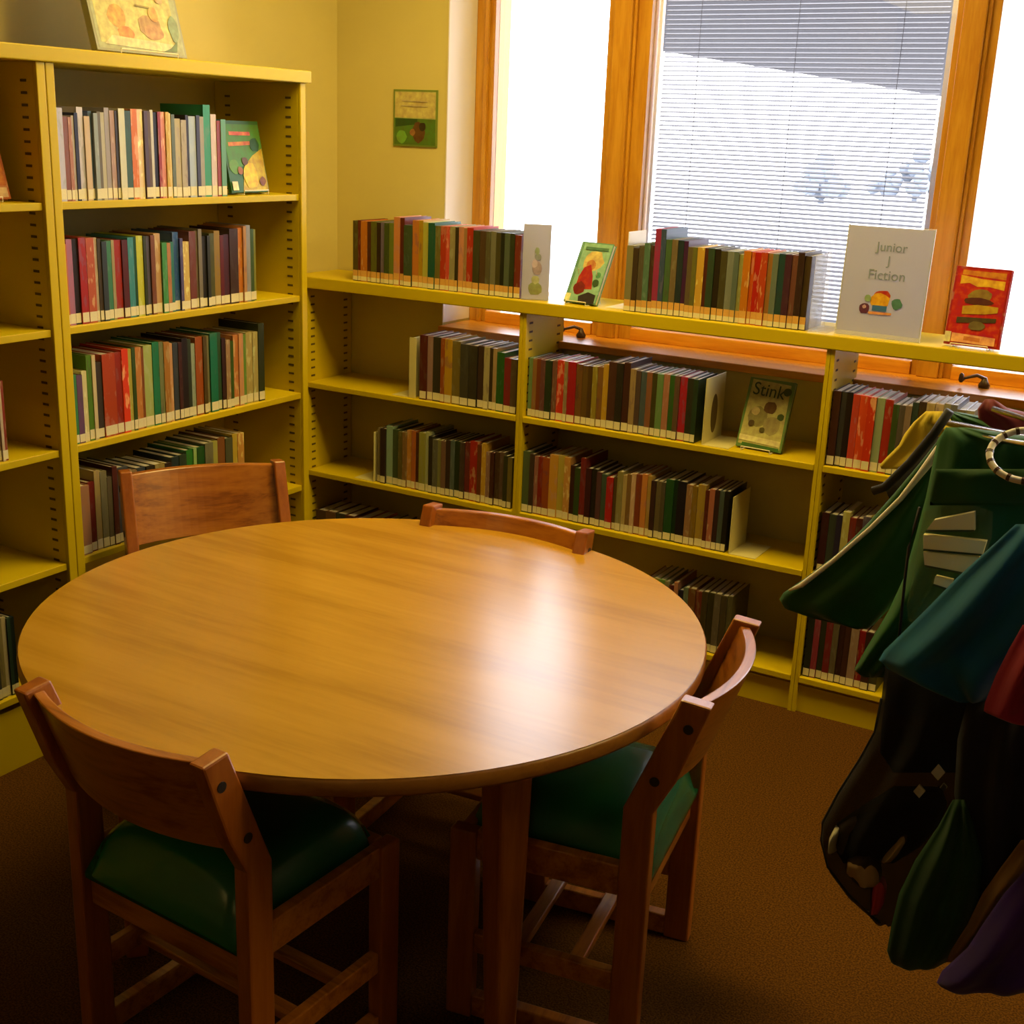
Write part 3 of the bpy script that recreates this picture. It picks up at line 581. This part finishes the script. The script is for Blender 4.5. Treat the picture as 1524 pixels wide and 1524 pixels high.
# large picture book on top of the tall bookcase
display((-.055, -.552, 1.7125), PI / 2 + .05, .315, .30, .02, math.radians(14), '9c9c84', 'large pastel picture book standing on top of the tall bookcase', [
    ('a8ac8c', [(-.15, .006), (.15, .006), (.15, .29), (-.15, .29)]), ('c4bc80', [(-.14, .02), (.12, .014), (.13, .1), (.13, .28), (-.14, .28)]), ('c8a05c', wobble(-.07, .085, .03, seed=61)), ('c88c54', wobble(-.05, .045, .018, seed=62, ax=1.5)), ('b09068', wobble(.04, .07, .04, seed=63, az=.7)),
    ('d0c8a0', [(-.13, .016), (.1, .010), (.12, .03), (-.10, .038)]), ('b8906c', wobble(.05, .055, .02, seed=64, ax=1.8)), ('8c9c80', wobble(.125, .07, .018, seed=65, az=1.8)), ('d0a868', wobble(.06, .10, .018, seed=66)), ('708058', [(.07, .01), (.12, .012), (.13, .04), (.1, .02)]), ('d8b090', wobble(.09, .15, .02, seed=67)), ('988858', [(.0, .115), (.05, .113), (.05, .117), (.0, .119)])],
    easel_label='wire easel under the large picture book on the tall bookcase', ew=.20)
# sign in an acrylic stand
g = empty('shelf_sign', (1.612, LY + .030, 1.0836), -.04, 'white framed paper sign reading Junior J Fiction with a small coloured picture', 'sign'); g.rotation_euler = (math.radians(-4), 0, -.04)
MB().box(-.108, .108, 0.0, .0015, .002, .282).build('paper', M['paper'], g)
MB().box(-.112, .112, .0016, .0045, 0, .286).build('back_sheet', M['acrylic'], g, bevel=.0008)
MB().box(-.112, .112, -.0035, -.0015, 0, .012).build('front_lip', M['acrylic'], g)
MB().box(-.112, .112, -.0035, .07, -.0002, .0022).build('foot', M['acrylic'], g)
for s_ in (-1, 1): MB().box(s_ * .110 - .0015, s_ * .110 + .0015, -.001, .0015, .002, .284).build('side_edge', M['ink_l'] if 'ink_l' in M else base_mat('frost_edge', (.5, .5, .5), .4)[0], g)
lettering('Junior', .033, .008, .222, M['ink'], g); lettering('J', .033, .005, .188, M['ink'], g); lettering('Fiction', .036, .004, .150, M['ink'], g)
art_mesh([('b84020', wobble(.0, .112, .016, seed=71, ax=1.4, az=.7)), ('d8a020', wobble(-.004, .095, .020, seed=72, ax=1.3)), ('3c6cac', [(-.022, .070), (.016, .070), (.016, .084), (-.022, .084)]), ('5c2c50', wobble(-.042, .074, .014, seed=73)), ('4c7c74', wobble(.040, .092, .014, seed=74)), ('d08c58', [(-.03, .060), (.03, .062), (.03, .068), (-.03, .067)]), ('8ca884', wobble(-.036, .100, .009, seed=75)), ('c8a0b0', wobble(-.042, .078, .005, seed=76))], g, 'printed_picture')

# small picture card on the wall, left of the window
g = empty('wall_card', (.0045, WB - .001, 1.504), 0, 'small framed landscape card on the yellow wall left of the window', 'picture')
MB().box(-.086, .086, -.004, 0, 0, .176).build('frame', base_mat('green_frame', (.16, .22, .03), .5)[0], g, bevel=.001)
art_mesh([('a8a868', [(-.080, .006), (.080, .006), (.080, .170), (-.080, .170)]), ('c0b070', [(-.078, .090), (.078, .090), (.078, .168), (-.078, .168)]), ('4c7024', [(-.080, .006), (.080, .006), (.080, .086), (-.080, .088)]), ('244818', [(-.076, .060), (.01, .070), (.01, .086), (-.076, .086)]),
          ('5c3818', wobble(.015, .045, .026, seed=81, az=1.2)), ('2c2010', wobble(.03, .062, .014, seed=82)), ('8c5c34', wobble(-.008, .045, .011, seed=83)), ('6c9c38', wobble(-.05, .03, .02, seed=84)), ('b8a888', [(-.05, .125), (.05, .123), (.05, .126), (-.05, .128)]), ('b8a888', [(-.05, .140), (.05, .138), (.05, .141), (-.05, .143)])], g, 'printed_landscape', y=-.0046)

# ---------------------------------------------------------------- table
TC = (1.087, -1.1437); TR = 0.6358; TH = 0.665
g = empty('round_table', (TC[0], TC[1], 0), 0, 'round light wood laminate table in the middle of the chairs', 'table')
top = MB().lathe([(TR - .02, TH - .030), (TR - .003, TH - .029), (TR, TH - .024), (TR, TH - .005), (TR - .004, TH - .0006)], 96).build('edge_band', M['edge'], g, smooth=False)
for p_ in top.data.polygons:
    if len(p_.vertices) == 4: p_.use_smooth = True
MB().lathe([(TR - .006, TH - .004), (TR - .003, TH)], 96).build('tabletop', M['table'], g)
MB().lathe([(.30, TH - .085), (.30, TH - .0305)], 48).build('apron', M['edge'], g)
for a in (-24, 66, 156, 228):
    r_ = math.radians(a); lg = MB(); z1 = TH - .0305
    w1_, w0_ = .034, .021
    o = .012
    lg.quadbox([(-w0_ + o, -w0_, 0), (w0_ + o, -w0_, 0), (w0_ + o, w0_, 0), (-w0_ + o, w0_, 0), (-w1_, -w1_, z1), (w1_, -w1_, z1), (w1_, w1_, z1), (-w1_, w1_, z1)])
    l = lg.build('leg', M['oak_v'], g, bevel=.006, loc=(.45 * math.cos(r_), .45 * math.sin(r_), 0)); l.rotation_euler = (0, 0, r_)

# ---------------------------------------------------------------- chairs
def make_chair(label):
    g = empty('chair', (0, 0, 0), 0, label, 'chair', 'chairs around the round table')
    HW = .210; PT = .030
    for s in (-1, 1):
        xa, xb = (HW - PT, HW) if s > 0 else (-HW, -HW + PT)
        # rear leg: straight to the seat, then leaning back
        prof = [(-.182, 0), (-.130, 0), (-.130, .50), (-.150, .55), (-.212, .712), (-.262, .706), (-.215, .565), (-.182, .50)]
        MB().prism(prof, xa, xb, 0).build('rear_leg', M['oak_v'], g, bevel=.004)
        MB().box(xa, xb, .130, .180, 0, .385).build('front_leg', M['oak_v'], g, bevel=.004)
        MB().box(xa + .004, xb - .004, -.130, .130, .330, .388).build('side_rail', M['oak'], g, bevel=.003)
        MB().box(xa + .005, xb - .005, -.130, .130, .138, .178).build('side_stretcher', M['oak'], g, bevel=.003)
        MB().box(xa + .003, xb - .003, -.130, .130, .004, .048).build('floor_rail', M['oak'], g, bevel=.003)
        xo = xb if s > 0 else xa
        for (yy, zz) in ((-.228, .664), (-.180, .560)):
            MB().tube([(xo - s * .004, yy, zz), (xo + s * .0015, yy, zz)], .0085, 12).build('bolt', M['bolt'], g)
    MB().box(-HW + PT, HW - PT, -.165, -.143, .283, .338).build('rear_rail', M['oak'], g, bevel=.003)
    MB().box(-HW + PT, HW - PT, .145, .168, .325, .385).build('front_rail', M['oak'], g, bevel=.003)
    for yy in (-.055, .055):
        MB().box(-HW + PT - .003, HW - PT + .003, yy - .014, yy + .014, .148, .164).build('cross_slat', M['oak'], g, bevel=.003)
    # curved back panel
    n = 18; v = []; m_ = MB(); th = .020
    def P(k, z, side):
        x_ = -HW + PT - .004 + (2 * (HW - PT) + .008) * k / n; u_ = x_ / (HW - PT)
        lean = -.175 - (z - .53) * .36
        y_ = lean - .038 * (1 - u_ * u_) + (th / 2 if side else -th / 2)
        return (x_, y_, z)
    z0, z1 = .530, .700
    for k in range(n):
        m_.quadbox([P(k, z0, 0), P(k + 1, z0, 0), P(k + 1, z0, 1), P(k, z0, 1), P(k, z1, 0), P(k + 1, z1, 0), P(k + 1, z1, 1), P(k, z1, 1)])
    # weld into one clean strip
    m2 = MB(); ring = []
    for k in range(n + 1): ring.append([P(k, z0, 0), P(k, z0, 1), P(k, z1, 1), P(k, z1, 0)])
    for r__ in ring: m2.v += r__
    for k in range(n):
        for j_ in range(4): m2.f.append((k * 4 + j_, k * 4 + (j_ + 1) % 4, (k + 1) * 4 + (j_ + 1) % 4, (k + 1) * 4 + j_))
    m2.f.append((0, 3, 2, 1)); m2.f.append((n * 4, n * 4 + 1, n * 4 + 2, n * 4 + 3))
    m2.build('backrest', M['oak'], g, bevel=.003)
    # seat pad: domed and rounded
    N = 16; sm = MB(); A, B = HW - PT - .002, .168
    for face in (0, 1):
        for i in range(N + 1):
            for j_ in range(N + 1):
                a_, b__ = -1 + 2 * i / N, -1 + 2 * j_ / N
                e = max(0, 1 - abs(a_) ** 5) * max(0, 1 - abs(b__) ** 5)
                e = e ** .45
                z = .3395 if face == 0 else (.350 + .108 * e)
                x_ = A * a_; y_ = -.002 + (B + .004) * b__
                if j_ == 0: y_ += 0
                sm.v.append((x_, y_ - .002, z))
    def idx(f_, i, j_): return f_ * (N + 1) ** 2 + i * (N + 1) + j_
    for i in range(N):
        for j_ in range(N):
            sm.f.append((idx(1, i, j_), idx(1, i + 1, j_), idx(1, i + 1, j_ + 1), idx(1, i, j_ + 1))); sm.f.append((idx(0, i, j_), idx(0, i, j_ + 1), idx(0, i + 1, j_ + 1), idx(0, i + 1, j_)))
    for i in range(N):
        sm.f.append((idx(0, i, 0), idx(0, i + 1, 0), idx(1, i + 1, 0), idx(1, i, 0))); sm.f.append((idx(0, i, N), idx(1, i, N), idx(1, i + 1, N), idx(0, i + 1, N)))
        sm.f.append((idx(0, 0, i), idx(1, 0, i), idx(1, 0, i + 1), idx(0, 0, i + 1))); sm.f.append((idx(0, N, i), idx(0, N, i + 1), idx(1, N, i + 1), idx(1, N, i)))
    sm.build('seat', M['vinyl'], g, smooth=True)
    return g
proto = make_chair('oak chair with green seat, nearest, its back turned to the viewer at lower left')
def place(o, x, y, fx, fy): o.location = (x, y, 0); o.rotation_euler = (0, 0, math.atan2(fy, fx) - PI / 2)
place(proto, 1.104, -1.549, .061, .998)
kids = list(proto.children)
for x, y, fx, fy, lab in ((1.523, -1.070, -.989, -.148, 'oak chair with green seat at the right of the table, seen from its side'),
                          (.369, -.776, .81, -.58, 'oak chair behind the table in front of the tall bookcase, grained back showing'),
                          (1.059, -.787, .09, -.995, 'oak chair behind the table in front of the low bookcase, only its top showing')):
    o = proto.copy(); COL.objects.link(o); o['label'] = lab; place(o, x, y, fx, fy)
    for c in kids:
        d = c.copy(); COL.objects.link(d); d.parent = o

# ---------------------------------------------------------------- rack with hanging book bags
def cloth(rows, Y, thick, mat, name, parent=None, folds=3, amp=.008, seed=1, nx=22, sub=3, lean=0.0):
    """closed soft shell: rows = (v, uL, uR) outlines set on the upright plane Y"""
    R_ = random.Random(seed); ph = R_.uniform(0, 6); pts = []
    rr_ = []
    for k in range(len(rows) - 1):
        for s in range(sub):
            f_ = s / sub; rr_.append(tuple(rows[k][i] * (1 - f_) + rows[k + 1][i] * f_ for i in range(3)))
    rr_.append(rows[-1]); L = len(rr_); mb = MB()
    for side in (0, 1):
        for k, (v_, a, b_) in enumerate(rr_):
            t_ = k / (L - 1)
            Yk = Y + lean * t_
            pl, pr = unproj(a, v_, 1, Yk), unproj(b_, v_, 1, Yk)
            for i in range(nx + 1):
                s = i / nx; p = pl.lerp(pr, s)
                e = math.sqrt(max(0, 1 - (2 * s - 1) ** 2)) * min(1, math.sqrt(max(0, math.sin(PI * min(max(t_, .0), 1)))) * 1.15)
                fold = amp * math.sin(folds * 2 * PI * s + ph + 2.2 * t_) + amp * .5 * math.sin(folds * 5.1 * s - ph + 5 * t_)
                off = (thick / 2) * e + fold * e
                p.y += -off if side == 0 else (thick / 2) * e - fold * e * .4
                mb.v.append(tuple(p))
    W_ = nx + 1
    def id_(sd, k, i): return sd * L * W_ + k * W_ + i
    for k in range(L - 1):
        for i in range(nx):
            mb.f.append((id_(0, k, i), id_(0, k, i + 1), id_(0, k + 1, i + 1), id_(0, k + 1, i))); mb.f.append((id_(1, k, i), id_(1, k + 1, i), id_(1, k + 1, i + 1), id_(1, k, i + 1)))
        mb.f.append((id_(0, k, 0), id_(0, k + 1, 0), id_(1, k + 1, 0), id_(1, k, 0))); mb.f.append((id_(0, k, nx), id_(1, k, nx), id_(1, k + 1, nx), id_(0, k + 1, nx)))
    for i in range(nx):
        mb.f.append((id_(0, 0, i), id_(1, 0, i), id_(1, 0, i + 1), id_(0, 0, i + 1))); mb.f.append((id_(0, L - 1, i), id_(0, L - 1, i + 1), id_(1, L - 1, i + 1), id_(1, L - 1, i)))
    return mb.build(name, mat, parent, smooth=True)
def bag(label, Y, name='book_bag'):
    return empty(name, (0, Y, 0), 0, label, 'bag', 'bags hanging on the rack')
def line(parent, pts, Y, r, mat, name, dy=0):
    ps = [unproj(u, v, 1, Y) for u, v in pts]; ps = [Vector((p.x, p.y - Y + dy, p.z)) for p in ps]
    return MB().tube(ps, r, 8).build(name, mat, parent, smooth=True)
def shift_y(o, Y):
    for v_ in o.data.vertices: v_.co.y -= Y
    return o
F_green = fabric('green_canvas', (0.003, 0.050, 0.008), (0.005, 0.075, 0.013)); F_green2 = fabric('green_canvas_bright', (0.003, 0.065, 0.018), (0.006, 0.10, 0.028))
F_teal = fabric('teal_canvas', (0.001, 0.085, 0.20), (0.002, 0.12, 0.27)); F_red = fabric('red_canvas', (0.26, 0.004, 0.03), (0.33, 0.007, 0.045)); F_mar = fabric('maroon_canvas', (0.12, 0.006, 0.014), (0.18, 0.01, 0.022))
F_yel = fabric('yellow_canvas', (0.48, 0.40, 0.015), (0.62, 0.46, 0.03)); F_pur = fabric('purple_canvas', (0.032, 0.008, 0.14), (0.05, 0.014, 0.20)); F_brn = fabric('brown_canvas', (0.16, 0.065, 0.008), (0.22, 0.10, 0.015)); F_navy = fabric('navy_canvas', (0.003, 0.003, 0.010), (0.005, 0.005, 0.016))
RX, RY = 2.40, -.98
g = empty('bag_rack', (RX, RY, 0), 0, 'chrome hanging rack carrying the book bags at the right edge', 'rack')
MB().lathe([(.20, 0), (.20, .014), (.18, .02), (.05, .03), (.02, .035)], 40).build('base', M['black'], g, smooth=False)
MB().tube([(0, 0, .02), (0, 0, 1.16)], .014, 14).build('pole', M['chrome'], g, smooth=True)
ends = [unproj(1408, 632, 1, -.72), unproj(1430, 650, 1, -.86), unproj(1535, 655, 1, -1.06), unproj(1478, 612, 1, -.70)]
for e_ in ends:
    MB().tube([(0, 0, 1.14), (e_.x - RX, e_.y - RY, e_.z + .004)], .005, 8).build('arm', M['chrome'], g, smooth=True)
ctr = unproj(1530, 678, 1, -1.08)
rg = MB().tube([(ctr.x - RX + .052 * math.cos(2 * PI * k / 32), ctr.y - RY + .034 * math.sin(2 * PI * k / 32), ctr.z + .030 * math.sin(2 * PI * k / 32)) for k in range(32)], .0052, 8, True).build('ring', M['white'], g, smooth=True)
for k in range(0, 32, 2):
    a0, a1 = 2 * PI * (k + .1) / 32, 2 * PI * (k + .6) / 32
    q_ = lambda a: (ctr.x - RX + .052 * math.cos(a), ctr.y - RY + .034 * math.sin(a), ctr.z + .030 * math.sin(a))
    MB().tube([q_(a0), q_(a1)], .0058, 8).build('coil_band', M['darkmetal'], rg)

# 1 left green canvas bag with pale piping
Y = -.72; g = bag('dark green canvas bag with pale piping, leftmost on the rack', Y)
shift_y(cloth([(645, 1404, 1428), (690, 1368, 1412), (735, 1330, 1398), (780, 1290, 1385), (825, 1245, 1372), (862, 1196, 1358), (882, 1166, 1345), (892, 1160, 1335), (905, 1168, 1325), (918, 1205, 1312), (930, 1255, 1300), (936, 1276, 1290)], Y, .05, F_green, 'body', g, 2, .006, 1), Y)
line(g, [(1416, 648), (1400, 668), (1372, 704), (1345, 738), (1300, 782), (1245, 830), (1198, 866), (1180, 874)], Y, [.009, .0085, .006, .0048, .0042, .0042, .005, .002], M['white'], 'piping', -.022)
line(g, [(1423, 604), (1398, 640), (1365, 680), (1328, 716), (1310, 722)], Y, .008, M['black'], 'strap', -.05)
shift_y(cloth([(650, 1392, 1430), (690, 1345, 1432), (730, 1318, 1405), (745, 1325, 1380)], Y + .03, .02, F_navy, 'gusset', g, 2, .003, 9), Y)
# 2 yellow bag behind
Y = -.60; g = bag('yellow canvas bag behind the green ones, showing in two patches', Y)
shift_y(cloth([(612, 1378, 1404), (628, 1360, 1418), (646, 1346, 1470), (662, 1338, 1480), (680, 1320, 1480), (692, 1309, 1470), (698, 1312, 1400)], Y, .03, F_yel, 'body', g, 3, .006, 3), Y)
# 3 bright green bag with a clear window
Y = -.86; g = bag('green canvas bag with a clear window full of pale books', Y)
shift_y(cloth([(636, 1408, 1440), (655, 1395, 1560), (690, 1388, 1575), (740, 1378, 1575), (800, 1362, 1560), (860, 1345, 1500), (910, 1322, 1450), (960, 1292, 1390), (995, 1272, 1350), (1008, 1285, 1320)], Y, .07, F_green2, 'body', g, 3, .008, 5), Y)
shift_y(cloth([(752, 1400, 1450), (762, 1375, 1478), (800, 1368, 1476), (850, 1360, 1456), (900, 1350, 1415), (925, 1352, 1385)], Y - .058, .006, M['vinylwin'], 'clear_window', g, 1, .001, 6), Y)
shift_y(cloth([(698, 1392, 1560), (712, 1388, 1560), (735, 1384, 1560), (752, 1384, 1560)], Y - .045, .02, F_green, 'flap', g, 2, .005, 7), Y)
line(g, [(1382, 742), (1374, 772), (1366, 800), (1360, 850), (1352, 930)], Y, .0025, M['black'], 'seam', -.064)
Yb = -.928
M['bagpaper'] = base_mat('cream_pages', (0.88, 0.82, 0.46), 0.7)[0]
def paper_book(quad, label, th=.012):
    ps = [unproj(u, v, 1, Yb) for u, v in quad]; c0 = ps[3]
    g = empty('book', tuple(c0), 0, label, 'book', 'books inside the clear bag window')
    m_ = MB(); m_.v = [(p.x - c0.x, 0, p.z - c0.z) for p in ps] + [(p.x - c0.x, th, p.z - c0.z) for p in ps]
    m_.f = [(0, 1, 2, 3), (7, 6, 5, 4)] + [(k, (k + 1) % 4, 4 + (k + 1) % 4, 4 + k) for k in range(4)]
    m_.build('pages', M['bagpaper'], g)
    e = MB(); a, b_ = Vector(m_.v[3]), Vector(m_.v[2]); e.tube([a, b_], .0018, 5).build('cover', M['ink2'], g)
paper_book([(1390, 774), (1450, 762), (1450, 790), (1378, 790)], 'pale paperback at the top of the clear bag window')
paper_book([(1374, 796), (1468, 806), (1462, 826), (1374, 818)], 'long pale paperback in the middle of the clear bag window')
paper_book([(1374, 821), (1461, 830), (1448, 856), (1376, 842)], 'pale paperback under the long one in the bag window')
paper_book([(1392, 858), (1418, 864), (1413, 878), (1389, 870)], 'smallest pale book at the bottom of the bag window')
# 4 maroon bag on top
Y = -.66; g = bag('dark maroon bag draped at the top of the rack', Y)
shift_y(cloth([(594, 1466, 1480), (608, 1455, 1500), (622, 1456, 1560), (640, 1480, 1570), (655, 1500, 1570), (700, 1500, 1570)], Y, .04, F_mar, 'body', g, 2, .006, 8), Y)
Y = -.58; g = bag('dark green folded bag between the maroon bag and the ring', Y)
shift_y(cloth([(612, 1410, 1416), (622, 1405, 1470), (640, 1410, 1540), (665, 1420, 1560), (690, 1430, 1560)], Y, .04, F_green, 'body', g, 3, .006, 18), Y)
# 5 teal bag
Y = -1.00; g = bag('teal canvas bag hanging diagonally in front of the green window bag', Y)
shift_y(cloth([(780, 1512, 1580), (820, 1468, 1590), (860, 1424, 1590), (900, 1385, 1590), (940, 1345, 1570), (968, 1316, 1550), (982, 1308, 1535), (996, 1322, 1520), (1015, 1362, 1500), (1032, 1402, 1480), (1046, 1430, 1462)], Y, .06, F_teal, 'body', g, 2, .012, 10, lean=.02), Y)
line(g, [(1540, 668), (1545, 720), (1535, 790)], Y, .006, M['black'], 'strap', .0)
# 6 red bag
Y = -1.06; g = bag('red canvas bag cut off by the right edge beside the teal bag', Y)
shift_y(cloth([(930, 1522, 1600), (965, 1502, 1600), (1005, 1482, 1600), (1045, 1466, 1600), (1058, 1464, 1590), (1070, 1495, 1575), (1078, 1520, 1560)], Y, .05, F_red, 'body', g, 2, .008, 12), Y)
line(g, [(1560, 668), (1570, 800), (1565, 935)], Y, .006, M['black'], 'strap', 0)
# 7 black netting bag with toys
Y = -.90; g = bag('black net bag with toys inside, hanging lowest at the left', Y, 'net_bag')
shift_y(cloth([(985, 1318, 1520), (1040, 1312, 1520), (1090, 1302, 1510), (1130, 1280, 1500), (1180, 1248, 1485), (1225, 1224, 1465), (1250, 1222, 1450), (1290, 1232, 1425), (1330, 1262, 1395), (1360, 1295, 1360), (1374, 1308, 1335)], Y, .11, M['mesh'], 'netting', g, 3, .008, 14), Y)
line(g, [(1312, 1040), (1302, 1090), (1280, 1130), (1248, 1180), (1224, 1225), (1222, 1250), (1232, 1290), (1262, 1330), (1295, 1360), (1310, 1374)], Y, .0025, M['black'], 'hem', 0)
line(g, [(1500, 700), (1480, 850), (1450, 995)], Y, .006, M['black'], 'strap', 0.03)
shift_y(cloth([(975, 1322, 1500), (1030, 1318, 1520), (1080, 1312, 1515), (1120, 1310, 1500), (1150, 1330, 1480)], Y + .01, .05, F_navy, 'lining', g, 3, .008, 15), Y)
toy = base_mat('toy_dark_plush', (0.035, 0.025, 0.012), .9)[0]; toyb = base_mat('toy_beige', (0.34, 0.20, 0.07), .8)[0]; toyr = base_mat('toy_red', (0.42, 0.02, 0.03), .6)[0]; toyw = base_mat('toy_white', (0.45, 0.42, 0.30), .6)[0]
Yt = -.925
def blob(name, mat, rows, parent, Y0=None, th=.03, **k): return shift_y(cloth(rows, Yt, th, mat, name, parent, 2, .002, 4, 14), Y0 or Yt)
t_ = empty('stuffed_toy', (0, Yt, 0), 0, 'dark stuffed toy with pale square patches inside the net bag', 'toy')
blob('body', toy, [(1170, 1330, 1400), (1195, 1290, 1410), (1225, 1245, 1400), (1260, 1240, 1370), (1285, 1255, 1330)], t_, th=.045)
for (u, v, s) in ((1368, 1178, 11), (1396, 1150, 13), (1404, 1172, 7)):
    a = [unproj(u + dx, v + dy, 1, Yt - .03) for dx, dy in ((-s * .8, 0), (0, -s * .9), (s * .8, 0), (0, s * .9))]
    m_ = MB(); m_.v = [(p.x, -.03, p.z) for p in a] + [(p.x, -.026, p.z) for p in a]; m_.f = [(0, 1, 2, 3), (7, 6, 5, 4)] + [(k, (k + 1) % 4, 4 + (k + 1) % 4, 4 + k) for k in range(4)]
    m_.build('patch', toyw, t_)
blob('paw', toyw, [(1228, 1244, 1252), (1240, 1238, 1250), (1255, 1237, 1246), (1265, 1240, 1248)], t_, th=.07)
t2 = empty('doll', (0, Yt - .01, 0), 0, 'small beige doll with a raised arm inside the net bag', 'toy')
blob('head', toyb, [(1264, 1280, 1298), (1275, 1264, 1310), (1290, 1262, 1315), (1305, 1275, 1315), (1315, 1288, 1308)], t2, Yt - .01 + .01, th=.055)
blob('arm', toyb, [(1232, 1348, 1356), (1245, 1338, 1354), (1262, 1322, 1344), (1280, 1308, 1328)], t2, Yt - .01 + .01, th=.05)
t3 = empty('toy_bottle', (0, Yt - .01, 0), 0, 'small red toy below the doll inside the net bag', 'toy')
blob('body', toyr, [(1300, 1302, 1318), (1318, 1298, 1322), (1340, 1298, 1318), (1358, 1296, 1308)], t3, Yt, th=.04)
# 8 lower dark green, brown, purple, navy
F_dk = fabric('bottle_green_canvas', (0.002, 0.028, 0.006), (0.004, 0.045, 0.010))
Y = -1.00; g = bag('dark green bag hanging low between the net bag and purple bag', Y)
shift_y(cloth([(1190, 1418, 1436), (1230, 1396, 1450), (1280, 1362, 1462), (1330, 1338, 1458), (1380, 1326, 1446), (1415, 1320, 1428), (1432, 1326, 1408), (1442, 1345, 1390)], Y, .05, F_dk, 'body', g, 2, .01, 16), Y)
Y = -1.03; g = bag('brown canvas bag, a narrow strip beside the purple bag', Y)
shift_y(cloth([(1250, 1520, 1580), (1290, 1490, 1560), (1330, 1462, 1530), (1375, 1440, 1500), (1415, 1415, 1470), (1432, 1408, 1445)], Y, .03, F_brn, 'body', g, 2, .006, 17), Y)
Y = -1.08; g = bag('purple canvas bag lowest at the right edge', Y)
shift_y(cloth([(1290, 1530, 1600), (1330, 1494, 1600), (1370, 1466, 1600), (1410, 1440, 1590), (1445, 1402, 1580), (1462, 1394, 1570), (1478, 1420, 1540)], Y, .06, F_pur, 'body', g, 2, .01, 19), Y)
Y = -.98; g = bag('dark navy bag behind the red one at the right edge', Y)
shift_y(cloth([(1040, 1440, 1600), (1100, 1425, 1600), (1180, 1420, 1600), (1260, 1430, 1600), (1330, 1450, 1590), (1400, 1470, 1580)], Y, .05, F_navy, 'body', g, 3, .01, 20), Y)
